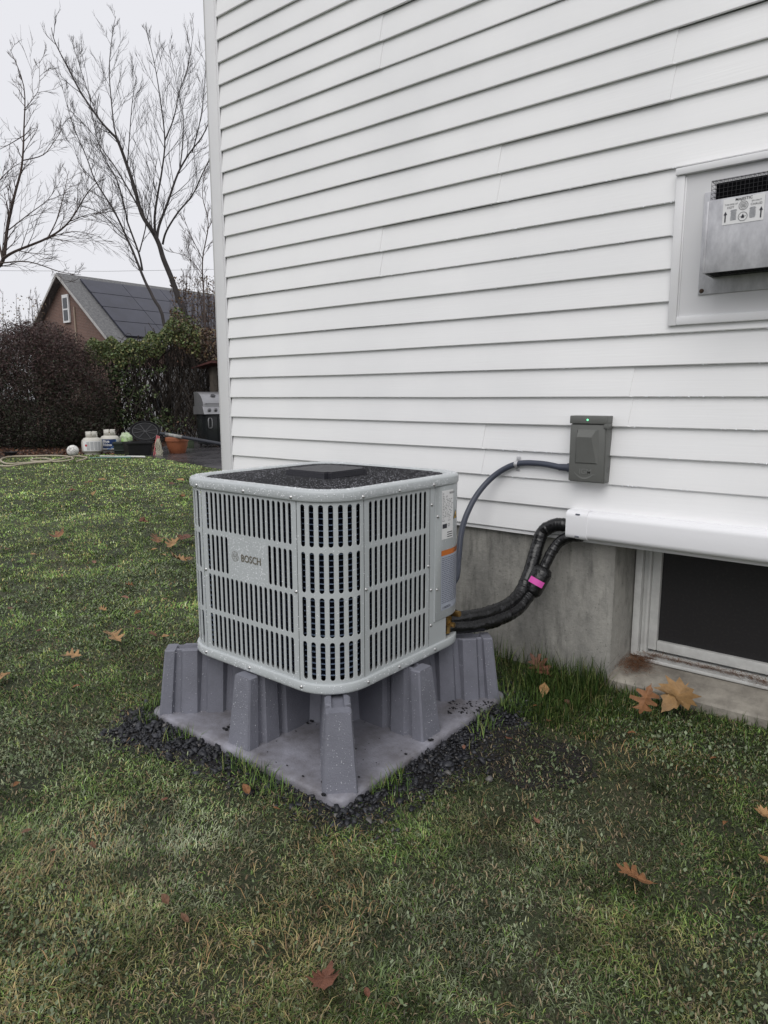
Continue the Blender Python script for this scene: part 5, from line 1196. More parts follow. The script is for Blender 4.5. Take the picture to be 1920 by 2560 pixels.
# vine-covered thicket: tangled stems below, leaves on top
def thicket():
    D = 18.6; root = at(380, 1100, D); root.z = 0; t = empty('vine_thicket', root); tag(t, 'tangled vine thicket with yellow-green leaves along its top', 'vines')
    r = random.Random(31); q = MB(); mpp = D / F_PX
    topl = lambda px: np.interp(px, [200, 250, 330, 390, 440, 480, 560, 640], [870, 855, 862, 840, 800, 830, 850, 860])
    for i in range(430):
        px = r.uniform(262, 620); d0 = D + r.uniform(-0.7, 0.9); b = at(px, 1000, d0); b.z = r.uniform(0, 0.5); tp = at(px + r.gauss(0, 45), topl(px) + abs(r.gauss(0, 60)), d0 + r.gauss(0, 0.3))
        m1 = b.lerp(tp, 0.35) + Vector((r.gauss(0, 0.25), r.gauss(0, 0.2), r.gauss(0, 0.12))); m2 = b.lerp(tp, 0.7) + Vector((r.gauss(0, 0.3), r.gauss(0, 0.2), r.gauss(0, 0.12)))
        ra = r.uniform(0.005, 0.016); q.tube(smooth_path([b, m1, m2, tp], 3), ra, 3, False)
    for i in range(330):                                     # cross tangles
        px = r.uniform(255, 620); py = r.uniform(880, 1075); d0 = D + r.uniform(-0.8, 0.8); p = at(px, py, d0); d = Vector((r.gauss(0, 1), r.gauss(0, 0.6), r.gauss(0, 0.7))).normalized() * r.uniform(0.3, 0.9)
        q.tube(smooth_path([p, p + d * 0.5 + Vector((0, 0, r.gauss(0, 0.12))), p + d], 3), r.uniform(0.004, 0.010), 3, False)
    q.v = [v for v in q.v if True]; rel(q, root).build('stems', mat('vine_stem', (0.045, 0.036, 0.030), 0.85, var=0.4, vscale=10), t)
    rng = np.random.default_rng(32); Ps = []; Cs = []
    def leaves(n, px0, px1, fn, pal, zs):
        px = rng.uniform(px0, px1, n); py = fn(px, rng.random(n)); dd = D + rng.normal(0, 0.45, n) - 0.35
        P = np.array([at(a, b, c)[:] for a, b, c in zip(px, py, dd)]); Ps.append(P); Cs.append(np.array(pal)[rng.integers(0, len(pal), n)] * (0.55 + 0.9 * rng.random((n, 1))))
    yg = [(0.115, 0.140, 0.050), (0.080, 0.110, 0.040), (0.17, 0.165, 0.060), (0.065, 0.090, 0.030), (0.10, 0.14, 0.05)]; gn = [(0.075, 0.115, 0.050), (0.05, 0.075, 0.03), (0.12, 0.15, 0.06)]
    br = [(0.10, 0.055, 0.035), (0.06, 0.045, 0.032), (0.13, 0.10, 0.05)]
    leaves(9500, 212, 500, lambda x, u: topl(x) - 8 + 62 * u ** 1.5 + 8 * np.sin(x * 0.13), yg, 1)
    leaves(1100, 425, 500, lambda x, u: topl(x) - 35 + 90 * u, yg + br, 1)
    leaves(4200, 430, 640, lambda x, u: topl(x) - 20 + 85 * u, br, 1)
    cl = [(rng.uniform(265, 420), rng.uniform(915, 1065), rng.uniform(6, 17)) for _ in range(34)]
    for (a, b, s) in cl:
        n = 45; px = rng.normal(a, s, n); py = rng.normal(b, s * 0.55, n); P = np.array([at(x, y, D - 0.5 + rng.normal(0, 0.2))[:] for x, y in zip(px, py)]); Ps.append(P); Cs.append(np.array(gn)[rng.integers(0, 3, n)] * (0.6 + 0.8 * rng.random((n, 1))))
    leaves(900, 250, 330, lambda x, u: 880 + 190 * u, gn, 1); leaves(500, 330, 600, lambda x, u: 1040 + 50 * u, gn + br, 1)
    P = np.concatenate(Ps); cc = np.concatenate(Cs); k = P[:, 2] > 0.02; P = P[k]; cc = cc[k]; n = len(P)
    V, Q, c4 = leaf_cloud(P - np.array([root.x, root.y, 0]), 0.032 * (0.6 + 0.9 * rng.random(n)), rng.random(n) * 6.28, rng.normal(-0.2, 0.6, n), cc, 0.6); np_mesh('leaves', V, Q, None, c4, M_LEAFA, t)
thicket()
def brush(name, label, px0, px1, ytop, ybot, D, n, seed, m, leaves=0, pal=None):
    r = random.Random(seed); root = at((px0 + px1) / 2, 1000, D); root.z = 0; t = empty(name, root); tag(t, label, 'shrub'); w = Wood(seed)
    for i in range(n):
        px = r.uniform(px0, px1); d0 = D + r.uniform(-1, 1); b = at(px, ybot, d0); tp = at(px + r.gauss(0, 14), ytop + abs(r.gauss(0, 1)) * (ybot - ytop) * 0.35, d0)
        P = smooth_path([b, b.lerp(tp, 0.5) + Vector((r.gauss(0, 0.15), 0, 0)), tp], 3); w.q.tube(P, [0.014 - 0.0014 * k for k in range(len(P))], 3, False); w.sprout(P, 0.22, 0.2, 0.6, 1, 0.007, 0.2, 0.1)
    rel(w.q, root).build('stems', m, t); rel(w.tw, root).build('twigs', m, t)
    if leaves:
        rng = np.random.default_rng(seed); P = np.array([at(rng.uniform(px0, px1), rng.uniform(ytop + 20, ybot), D + rng.normal(0, 0.7))[:] for _ in range(leaves)]); cc = np.array(pal)[rng.integers(0, len(pal), leaves)] * (0.6 + 0.8 * rng.random((leaves, 1)))
        V, Q, c4 = leaf_cloud(P - np.array([root.x, root.y, 0]), 0.035 * (0.6 + 0.8 * rng.random(leaves)), rng.random(leaves) * 6.28, rng.normal(0, 0.6, leaves), cc, 0.5); np_mesh('leaves', V, Q, None, c4, M_LEAFA, t)
brush('brown_brush', 'twiggy brown brush between the solar roof and the white house corner', 425, 600, 670, 1000, 21.0, 110, 41, M_BARK2, 3600, [(0.12, 0.06, 0.035), (0.09, 0.05, 0.035), (0.16, 0.11, 0.04)])
brush('brown_brush', 'twiggy brown brush behind the purple shrub at the far left', -60, 118, 720, 990, 23.5, 40, 42, M_BARK2, 900, [(0.13, 0.085, 0.045), (0.10, 0.06, 0.04), (0.18, 0.13, 0.06)])
# fallen leaves over the mulch
rng = np.random.default_rng(51); n = 5200; P = np.array([gnd(rng.uniform(-80, 560), 1100 + 42 * rng.random() ** 0.8, 0.012)[:] for _ in range(n)]); k = in_poly(P[:, 0], P[:, 1], bed) | (rng.random(n) < 0.01); P = P[k]; n = len(P)
cc = np.array([(0.11, 0.05, 0.03), (0.07, 0.036, 0.026), (0.17, 0.085, 0.045), (0.05, 0.03, 0.025)])[rng.integers(0, 4, n)] * (0.6 + 0.8 * rng.random((n, 1)))
V, Q, c4 = leaf_cloud(P, 0.030 * (0.6 + 0.8 * rng.random(n)), rng.random(n) * 6.28, rng.normal(0, 0.25, n), cc, 0.6)
tag(np_mesh('leaf_litter', V, Q, None, c4, M_LEAFA), 'brown fallen leaves covering the mulch under the shrubs', 'leaf litter', kind='stuff')
# wire crossing the sky far off
q = MB(); pa, pb = at(-120, 676, 60), at(620, 672, 66); q.tube([pa, pa.lerp(pb, 0.5) - Vector((0, 0, 0.15)), pb], 0.012, 4); o = q.build('power_line', M_BLACKP); tag(o, 'thin overhead wire crossing the sky behind the bare trees', 'wire')

# ------------------------------------------------------------------ garden clutter
def unit_m(px, py): p = gnd(px, py); return p, depth_of(p) / F_PX
p, s = unit_m(183, 1141); rb = 14.2 * s
bm = bmesh.new(); bmesh.ops.create_icosphere(bm, subdivisions=4, radius=rb); q = MB(); q.bm(bm); q.v = [(v[0], v[1], v[2] + rb) for v in q.v]
def ball_mat():
    m = bpy.data.materials.new('ball_skin'); n, l, b = nodes_of(m); tc = n.new('ShaderNodeTexCoord'); vo = n.new('ShaderNodeTexVoronoi'); vo.feature = 'DISTANCE_TO_EDGE'; vo.inputs['Scale'].default_value = 9; l.new(tc.outputs['Object'], vo.inputs['Vector'])
    r = n.new('ShaderNodeValToRGB'); r.color_ramp.elements[0].position = 0.02; r.color_ramp.elements[1].position = 0.06; r.color_ramp.elements[0].color = (0.35, 0.34, 0.33, 1); r.color_ramp.elements[1].color = (0.68, 0.67, 0.64, 1); l.new(vo.outputs['Distance'], r.inputs[0]); l.new(r.outputs[0], b.inputs['Base Color']); return m
tag(q.build('soccer_ball', ball_mat(), None, 60, loc=(p.x, p.y, 0)), 'dull white soccer ball on the lawn edge beside the gas cylinders', 'ball')
p, s = unit_m(27, 1140); q = MB(); q.lathe([(12 * s, 0), (15 * s, 9 * s), (16 * s, 10 * s), (14.5 * s, 9.5 * s), (11.5 * s, 1.5 * s), (0.0, 1.2 * s)], 20); tag(q.build('plastic_dish', M_BLACKP, None, 40, loc=(p.x, p.y, 0)), 'shallow black dish lying by the hose at the left edge', 'dish')
M_TANK = mat('tank_paint', (0.56, 0.54, 0.49), 0.4, var=0.15, vscale=9)
def tank(px, py, label, kind, yaw):
    p, s = unit_m(px, py); R_ = 24.5 * s; H = 57 * s
    t = empty('propane_cylinder', p); tag(t, label, 'gas cylinder', 'propane cylinders on the lawn edge')
    q = MB(); q.lathe([(R_ * 0.72, 0), (R_ * 0.76, 0.0), (R_ * 0.76, H * 0.07), (R_ * 0.80, H * 0.08), (R_ * 0.97, H * 0.14), (R_, H * 0.22), (R_, H * 0.52), (R_ * 0.95, H * 0.62), (R_ * 0.78, H * 0.71), (R_ * 0.45, H * 0.765), (0, H * 0.78)], 28); q.build('body', M_TANK, t, 50)
    q = MB(); rc_ = R_ * 0.56; n = 40; z0, z1 = H * 0.74, H          # guard collar with hand holes
    for k in range(n):
        a0, a1 = 2 * PI * k / n, 2 * PI * (k + 1) / n; hole = (k % 20) in (3, 4, 5, 6)
        if (k % 20) == 16: spans = [(z0, H * 0.84)]
        else: spans = [(z0, H * 0.84), (H * 0.92, z1)] if hole else [(z0, z1)]
        for (u, v) in spans: q.quad((rc_ * math.cos(a0), rc_ * math.sin(a0), u), (rc_ * math.cos(a1), rc_ * math.sin(a1), u), (rc_ * math.cos(a1), rc_ * math.sin(a1), v), (rc_ * math.cos(a0), rc_ * math.sin(a0), v))
    o = q.build('collar', M_TANK, t, 50); sm = o.modifiers.new('thickness', 'SOLIDIFY'); sm.thickness = 0.008
    q = MB(); q.tube([(0, 0, H * 0.76), (0, 0, H * 0.90)], R_ * 0.12, 10); q.build('valve', M_BRASS, t, 40)
    ca_ = math.atan2(CAM.y - p.y, CAM.x - p.x) + yaw
    def cyl(off): return lambda x, z: ((R_ + off) * math.cos(ca_ + x / R_), (R_ + off) * math.sin(ca_ + x / R_), z)
    f1, f2, f3 = cyl(0.003), cyl(0.006), cyl(0.009); w = R_ * 0.95
    def sheetc(f, x0, x1, z0, z1):
        q = MB(); n = 12
        for k in range(n): a, b = x0 + (x1 - x0) * k / n, x0 + (x1 - x0) * (k + 1) / n; q.quad(f(a, z0), f(b, z0), f(b, z1), f(a, z1))
        return q
    if kind == 0:
        lb = sheetc(f1, -w, w, H * 0.18, H * 0.60).build('label', M_LABEL, t)
        q = MB()
        for i in range(9):
            for c in range(4):
                x0 = -w * 0.55 + c * w * 0.38; q.quad(f2(x0, H * (0.22 + i * 0.04)), f2(x0 + w * 0.30, H * (0.22 + i * 0.04)), f2(x0 + w * 0.30, H * (0.235 + i * 0.04)), f2(x0, H * (0.235 + i * 0.04)))
        o = q.build('print', M_INKG, t); o['kind'] = 'stuff'
        q = MB(); ring(q, f2, -w * 0.62, H * 0.42, 0, H * 0.05, 14); q.build('red_mark', mat('red_mark', (0.45, 0.03, 0.04), 0.5), t)
    else:
        sheetc(f1, -w, w, H * 0.16, H * 0.60).build('label', M_LABEL, t)
        sheetc(f2, -w, w * 0.55, H * 0.22, H * 0.60).build('label_field', mat('label_blue', (0.020, 0.045, 0.14), 0.4), t)
        q = MB(); 
        for tx_, z_ in (('Blue', 0.46), ('Rhino', 0.31)): flat_text(q, f3, tx_, H * 0.155, -w * 0.80, H * z_, 0.03)
        q.build('lettering', mat('label_white', (0.75, 0.75, 0.75), 0.5), t)
        q = MB(); ring(q, f3, -w * 0.5, H * 0.60, w * 1.02, w * 1.10, 16, -PI * 0.46, -PI * 0.02); q.build('label_arc', mat('label_lightblue', (0.15, 0.30, 0.60), 0.4), t)
    return t
tank(277, 1131, 'gas cylinder with a dark blue label beside the black bin', 1, 0.05)
tank(232, 1136, 'gas cylinder with a white printed label, nearest the soccer ball', 0, 0.0)
# garden hose lying in loops
hp_ = [(0, 1450), (70, 1452), (150, 1440), (300, 1425), (440, 1418), (505, 1402), (470, 1386), (380, 1380), (240, 1382), (90, 1386), (20, 1398), (8, 1418), (60, 1436), (200, 1428), (330, 1424), (362, 1412), (320, 1400), (240, 1402), (215, 1412), (260, 1420), (400, 1408), (520, 1384), (580, 1388), (600, 1396), (560, 1412), (530, 1416)]
P = [gnd(x / 2.765, 640 + y / 2.765, 0.03 + 0.006 * (i % 3)) for i, (x, y) in enumerate(hp_)]; q = MB(); q.tube(smooth_path(P, 6), 0.017, 7); o0 = P[0]
tag(rel(q, o0).build('garden_hose', mat('tan_hose', (0.36, 0.32, 0.24), 0.5), None, 60, loc=o0), 'tan garden hose coiled loosely along the far lawn edge', 'hose')
for (x0, y0, x1, y1, colr, lab_) in ((690, 1383, 1003, 1388, (0.62, 0.62, 0.60), 'white stake lying on the grass in front of the black bin'), (620, 1396, 905, 1392, (0.10, 0.20, 0.17), 'green stake lying on the grass below the gas cylinders')):
    a, b = gnd(x0 / 2.765, 640 + y0 / 2.765, 0.025), gnd(x1 / 2.765, 640 + y1 / 2.765, 0.025); q = MB(); q.tube([a, a.lerp(b, 0.6), a.lerp(b, 0.602), b], [0.012, 0.012, 0.018, 0.018], 8); tag(rel(q, a).build('garden_stake', mat('stake_' + lab_[:5], colr, 0.5), None, 40, loc=a), lab_, 'stake')
def cc4(x, y): return x / 2.765, 640 + y / 2.765
# black bin, tote with bag, round lid
def frame_obj(name, px, py, label, cat, face=0.0):
    p, s = unit_m(px, py); a = math.atan2(CAM.x - p.x, -(CAM.y - p.y)); t = empty(name, p, a + face); tag(t, label, cat); return t, s
def hollow(w, d, h, tp, th=0.012):
    q = MB(); o = [(-w / 2, -d / 2), (w / 2, -d / 2), (w / 2, d / 2), (-w / 2, d / 2)]
    L = [[(x * tp, y * tp, 0) for x, y in o], [(x, y, h) for x, y in o], [(x * (1 - 2 * th / w), y * (1 - 2 * th / d), h) for x, y in o], [(x * tp * (1 - 2 * th / w), y * tp * (1 - 2 * th / d), th) for x, y in o]]
    q.v = [v for l_ in L for v in l_]
    for i in range(3): q.f += [(i * 4 + j, i * 4 + (j + 1) % 4, (i + 1) * 4 + (j + 1) % 4, (i + 1) * 4 + j) for j in range(4)]
    q.f += [(3, 2, 1, 0), (12, 13, 14, 15)]; return q
px, py = cc4(955, 1378); t, s = frame_obj('storage_bin', px, py, 'black plastic bin standing under the round lid', 'bin', 0.25)
hollow(62 * s, 50 * s, 34 * s, 0.85).build('body', M_BLACKP, t)
q = MB(); q.bbox(-33 * s, 33 * s, -27 * s, -24.9 * s, 29 * s, 35 * s, 0.006); q.build('rim', M_BLACKP, t, 40)
px, py = cc4(865, 1366); t, s = frame_obj('storage_tote', px, py, 'dark green open tote between the gas cylinders and the black bin', 'tote', -0.1)
hollow(50 * s, 40 * s, 29 * s, 0.88).build('body', mat('dark_green_plastic', (0.022, 0.030, 0.026), 0.4), t)
q = MB(); q.bbox(-26 * s, 26 * s, -21.5 * s, -19.8 * s, 24 * s, 30 * s, 0.005); q.bbox(-26 * s, 26 * s, -21.2 * s, -19.9 * s, 8 * s, 11 * s, 0.004); q.build('rim', _mats['dark_green_plastic'], t, 40)
def blob(name, label, cat, px, py, rx, ry, rz, m, seed, z0=0.0):
    p, s = unit_m(px, py); bm = bmesh.new(); bmesh.ops.create_icosphere(bm, subdivisions=4, radius=1.0); r = random.Random(seed); ph = [r.uniform(0, 6) for _ in range(6)]
    for v in bm.verts:
        c = v.co; k = 1 + 0.10 * math.sin(c.x * 4 + ph[0]) * math.cos(c.z * 3 + ph[1]) + 0.09 * math.sin(c.y * 9 + c.z * 7 + ph[2]) + 0.05 * math.sin(c.x * 15 + c.z * 13 + ph[3]); v.co = Vector((c.x * rx * s * k, c.y * ry * s * k, c.z * rz * s * k + rz * s * 0.92 + z0 * s))
    q = MB(); q.bm(bm); o = q.build(name, m, None, 70, loc=p); return tag(o, label, cat)
px, py = cc4(880, 1352)
bag_m = mat('printed_bag', (0.62, 0.62, 0.58), 0.45, col2=(0.20, 0.36, 0.08), vscale=5, bump=0.4, bscale=12)
blob('soil_bag', 'crumpled white and green bag standing in the open tote', 'bag', px, 1132, 21, 11, 19, bag_m, 5, 14)
px, py = cc4(835, 1300); blob('trash_bag', 'black crumpled bag behind the gas cylinders and tote', 'bag', px, 1118, 12, 9, 16, M_BLACKP, 4)
pc = at(*cc4(1003, 1212), depth_of(gnd(362, 1133)) + 0.2); s = depth_of(pc) / F_PX
t = empty('round_lid', pc); tag(t, 'black round ribbed lid leaning on top of the black bin', 'lid')
vn = (CAM - pc).normalized(); Mr = (vn + Vector((0.25, 0, 0.25))).normalized().to_track_quat('Z', 'Y').to_matrix().to_4x4() @ Matrix.Diagonal((1.28, 0.88, 1, 1))
q = MB(); q.lathe([(0, -2 * s), (28 * s, -2 * s), (29.5 * s, 0), (29.5 * s, 3.5 * s), (27.5 * s, 3.5 * s), (26 * s, 0.6 * s), (0, 0.5 * s)], 36, M=Mr); q.build('shell', M_BLACKP, t, 40)
M_RIB = mat('lid_rib', (0.10, 0.10, 0.105), 0.4)
q = MB(); q.lathe([(23.0 * s, 0.6 * s), (23.0 * s, 2.2 * s), (24.0 * s, 2.2 * s), (24.0 * s, 0.6 * s)], 36, M=Mr); q.build('rib', M_RIB, t)
for a in (0.2, 0.95, 2.0, 2.7):
    q = MB(); dv_ = Vector((math.cos(a), math.sin(a), 0)); pv = Vector((-math.sin(a), math.cos(a), 0)); A = []
    for zz in (0.6 * s, 2.4 * s):
        for (u, v) in ((-22, -0.5), (22, -0.5), (22, 0.5), (-22, 0.5)): A.append(Mr @ (dv_ * u * s + pv * v * s + Vector((0, 0, zz))))
    q.add(A, [(4, 5, 6, 7), (0, 1, 5, 4), (1, 2, 6, 5), (2, 3, 7, 6), (3, 0, 4, 7)]); q.build('rib', M_RIB, t)
# planter, bucket, rope, pole
p, s = unit_m(*cc4(1228, 1364)); q = MB(); q.lathe([(0.0, 0), (18 * s, 0), (19 * s, 1 * s), (24 * s, 16 * s), (26.5 * s, 30 * s), (28.5 * s, 31 * s), (28.5 * s, 39 * s), (27.5 * s, 40 * s), (26 * s, 39 * s), (25.0 * s, 32 * s), (0, 31 * s)], 32)
tag(q.build('planter', mat('terracotta', (0.30, 0.105, 0.050), 0.5, var=0.25, vscale=5), None, 40, loc=p), 'terracotta planter pot on the wet patio', 'planter')
p, s = unit_m(432, 1101); t = empty('bucket', p); tag(t, 'white plastic bucket with a blue label behind the planter', 'bucket')
q = MB(); q.lathe([(0, 0), (13.5 * s, 0), (16 * s, 26 * s), (17.2 * s, 26.2 * s), (17.2 * s, 28.5 * s), (16.2 * s, 29 * s), (16.6 * s, 32 * s), (17.6 * s, 32.2 * s), (17.6 * s, 35.5 * s), (16.6 * s, 36 * s), (15.6 * s, 35 * s), (13 * s, 3 * s)], 28); q.build('body', mat('bucket_white', (0.60, 0.58, 0.53), 0.45, var=0.1), t, 40)
ca_ = math.atan2(CAM.y - p.y, CAM.x - p.x); q = MB()
for k in range(6):
    a0, a1 = ca_ - 0.1 + k * 0.11, ca_ - 0.1 + (k + 1) * 0.11; r1_, r2_ = 14.6 * s + 0.004, 15.4 * s + 0.004
    q.quad((r1_ * math.cos(a0), r1_ * math.sin(a0), 10 * s), (r1_ * math.cos(a1), r1_ * math.sin(a1), 10 * s), (r2_ * math.cos(a1), r2_ * math.sin(a1), 20 * s), (r2_ * math.cos(a0), r2_ * math.sin(a0), 20 * s))
q.build('label', mat('bucket_label', (0.10, 0.19, 0.33), 0.5), t)
q = MB(); q.tube(smooth_path([(math.cos(ca_ + u) * 17.8 * s, math.sin(ca_ + u) * 17.8 * s, 27 * s - 15 * s * math.sin(PI * k / 6)) for k, u in enumerate(np.linspace(-1.5, 1.5, 7))], 3), 0.004, 5); q.build('handle', M_GALV, t)
dp = depth_of(gnd(*cc4(1100, 1378))); q = MB(); rp_ = random.Random(8)
for k in range(3):
    x0 = 1085 + k * 8; P = [at(*cc4(x0, 1240 + k * 3), dp), at(*cc4(x0 - 12 + k * 3, 1300), dp - 0.05), at(*cc4(x0 - 22 + k * 3, 1378), dp - 0.1)]; q.tube(smooth_path(P, 4), 0.010, 5)
P0 = at(*cc4(1085, 1240), dp); P0z = Vector((P0.x, P0.y, 0)); t = empty('rope', P0z); tag(t, 'pink cord and pale netting hanging down the black bin beside the planter', 'rope')
rel(q, P0z).build('cord', mat('pink_cord', (0.50, 0.13, 0.14), 0.6), t, 60)
q = MB()
for k in range(26):
    x0 = 1095 + rp_.uniform(-8, 10); P = [at(*cc4(x0, 1262), dp - 0.02), at(*cc4(x0 + rp_.uniform(-20, 18), 1310), dp - 0.08 + rp_.uniform(-.04, .04)), at(*cc4(1100 + rp_.uniform(-26, 28), 1355), dp - 0.12), at(*cc4(1100 + rp_.uniform(-28, 26), 1380), dp - 0.12)]
    q.tube(smooth_path(P, 3), 0.0055, 4, False)
rel(q, P0z).build('netting', mat('pale_netting', (0.33, 0.32, 0.25), 0.7), t)
gp = gnd(*cc4(1228, 1364)); dpl = depth_of(gp); pa = at(*cc4(1110, 1226), dpl - 0.1); pb = at(*cc4(1640, 1318), dpl - 0.9)
t = empty('pole', Vector((pa.x, pa.y, 0))); tag(t, 'long dark pole with a black and white sleeve lying across the planter', 'pole'); o0 = Vector((pa.x, pa.y, 0))
q = MB(); q.tube([pa, pb], 0.035, 12); rel(q, o0).build('tube', mat('dark_pole', (0.030, 0.033, 0.042), 0.35), t, 40)
q = MB(); q.tube([pa.lerp(pb, 0.08), pa.lerp(pb, 0.30)], 0.0385, 12); rel(q, o0).build('sleeve', mat('camo_sleeve', (0.42, 0.42, 0.40), 0.6, col2=(0.03, 0.03, 0.035), vscale=9), t, 40)
p, s = unit_m(*cc4(1310, 1330)); q = MB(); q.bbox(-9 * s, 9 * s, -8 * s, 8 * s, 0, 22 * s, 0.01); q.box(-9.3 * s, 9.3 * s, -8.3 * s, 8.3 * s, 18 * s, 19.5 * s); tag(q.build('garden_box', mat('moss_green', (0.045, 0.06, 0.035), 0.7), None, 40, loc=p), 'small dark green box behind the terracotta planter', 'box')
# gas grill by the house corner
p, s = unit_m(534, 1117); a = math.atan2(CAM.x - p.x, -(CAM.y - p.y)); t = empty('gas_grill', p, a + 0.42); tag(t, 'black and stainless gas grill standing on the patio at the house corner', 'grill')
M_SS = mat('grill_steel', (0.36, 0.36, 0.37), 0.35, metal=0.7, var=0.2, vscale=4); M_GB = mat('grill_black', (0.014, 0.016, 0.017), 0.25)
t.scale = (1.06, 1.06, 1.06); gw, gd = 0.62, 0.50
q = MB(); q.bbox(-gw / 2 + 0.04, gw / 2 - 0.04, -gd / 2, gd / 2, 0.07, 0.74, 0.012); q.build('cabinet', M_GB, t, 40)
q = MB(); q.bbox(-gw / 2 + 0.07, -0.01, -gd / 2 - 0.012, -gd / 2 - 0.001, 0.12, 0.70, 0.008); q.build('door', M_GB, t, 40)
q = MB(); q.bbox(0.01, gw / 2 - 0.07, -gd / 2 - 0.012, -gd / 2 - 0.001, 0.12, 0.70, 0.008); q.build('door', M_GB, t, 40)
q = MB(); q.tube(smooth_path([(-0.19, -gd / 2 - 0.02, 0.44), (-0.23, -gd / 2 - 0.05, 0.46), (-0.23, -gd / 2 - 0.05, 0.64), (-0.19, -gd / 2 - 0.02, 0.66), (-0.15, -gd / 2 - 0.05, 0.64), (-0.15, -gd / 2 - 0.05, 0.46), (-0.19, -gd / 2 - 0.02, 0.44)], 4), 0.011, 6); q.build('door_handle', M_SS, t, 60)
q = MB(); q.add([(-gw / 2 - 0.03, -gd / 2 - 0.09, 0.75), (gw / 2 + 0.03, -gd / 2 - 0.09, 0.75), (gw / 2 + 0.03, gd / 2, 0.74), (-gw / 2 - 0.03, gd / 2, 0.74), (-gw / 2 - 0.03, -gd / 2 - 0.01, 0.92), (gw / 2 + 0.03, -gd / 2 - 0.01, 0.92), (gw / 2 + 0.03, gd / 2, 0.92), (-gw / 2 - 0.03, gd / 2, 0.92)], [(0, 3, 2, 1), (4, 5, 6, 7), (0, 1, 5, 4), (1, 2, 6, 5), (2, 3, 7, 6), (3, 0, 4, 7)]); q.build('control_panel', M_SS, t)
for kx in (-0.20, -0.05, 0.10):
    q = MB(); Mk = Matrix.Translation((kx, -gd / 2 - 0.052, 0.835)) @ Matrix.Rotation(PI / 2 - 0.44, 4, 'X'); q.lathe([(0.040, 0), (0.040, 0.012), (0.030, 0.018), (0.028, 0.045), (0, 0.047)], 16, M=Mk); q.build('knob', mat('knob_grey', (0.10, 0.10, 0.105), 0.3, metal=0.5), t, 40)
q = MB(); pr = [(-gd / 2 + 0.02, 0.925)] + [(gd / 2 - 0.06 - (gd - 0.08) * math.cos(u) * 1.0, 0.94 + 0.30 * math.sin(u)) for u in np.linspace(0, PI / 2, 8)] + [(gd / 2, 1.23), (gd / 2, 0.925)]
k = len(pr); q.v = [(-gw / 2, y, z) for y, z in pr] + [(gw / 2, y, z) for y, z in pr]; q.f = [(i, (i + 1) % k, k + (i + 1) % k, k + i) for i in range(k)] + [tuple(range(k)), tuple(range(k, 2 * k))]; lid = q.build('lid', M_SS, t, 30)
q = MB(); q.tube([(-gw / 2 + 0.05, -gd / 2 - 0.05, 0.985), (gw / 2 - 0.05, -gd / 2 - 0.05, 0.985)], 0.013, 8)
for sx in (-1, 1): q.tube([(sx * (gw / 2 - 0.07), -gd / 2 - 0.05, 0.985), (sx * (gw / 2 - 0.07), -gd / 2 + 0.03, 0.985)], 0.009, 6)
q.build('lid_handle', M_SS, t, 50)
q = MB(); Mg = Matrix.Translation((-0.02, -0.125, 1.155)) @ Matrix.Rotation(PI / 2 - 0.75, 4, 'X') @ Matrix.Diagonal((1.4, 1, 1, 1)); q.lathe([(0.042, 0), (0.042, 0.012), (0.034, 0.014), (0, 0.012)], 18, M=Mg); q.build('thermometer', mat('gauge_dark', (0.05, 0.05, 0.055), 0.3), t, 40)
for sx in (-1, 1):
    for sy in (-1, 1):
        q = MB(); q.tube([(sx * (gw / 2 - 0.09) - 0.012, sy * (gd / 2 - 0.06), 0.035), (sx * (gw / 2 - 0.09) + 0.012, sy * (gd / 2 - 0.06), 0.035)], 0.036, 12); q.build('wheel', M_BLACKP, t, 40)
# wooden post with a small roof behind the grill
dpp = 17.9; pp_ = at(*cc4(1478, 900), dpp); t = empty('roofed_post', Vector((pp_.x, pp_.y, 0))); tag(t, 'wooden post with a small reddish roof behind the grill', 'garden shelter')
zt = at(*cc4(1478, 765), dpp).z; s = dpp / F_PX; q = MB(); q.bbox(-7 * s, 7 * s, -7 * s, 7 * s, -0.05, zt, 0.006); q.build('post', mat('grey_wood', (0.10, 0.085, 0.07), 0.8, var=0.4, vscale=7), t, 40)
M_RR = mat('red_roof_board', (0.105, 0.040, 0.036), 0.6, var=0.3, vscale=6)
for k in range(3):
    q = MB(); a0 = -46 * s + k * 4 * s; q.add([(a0, -0.32 + 0.2 * k, zt - 2 * s), (34 * s, -0.32 + 0.2 * k, zt + 12 * s), (34 * s, -0.13 + 0.2 * k, zt + 12 * s), (a0, -0.13 + 0.2 * k, zt - 2 * s), (a0, -0.32 + 0.2 * k, zt - 5 * s), (34 * s, -0.32 + 0.2 * k, zt + 7 * s), (34 * s, -0.13 + 0.2 * k, zt + 7 * s), (a0, -0.13 + 0.2 * k, zt - 5 * s)], [(0, 1, 2, 3), (4, 7, 6, 5), (0, 4, 5, 1), (1, 5, 6, 2), (2, 6, 7, 3), (3, 7, 4, 0)]); q.build('roof_board', M_RR, t)

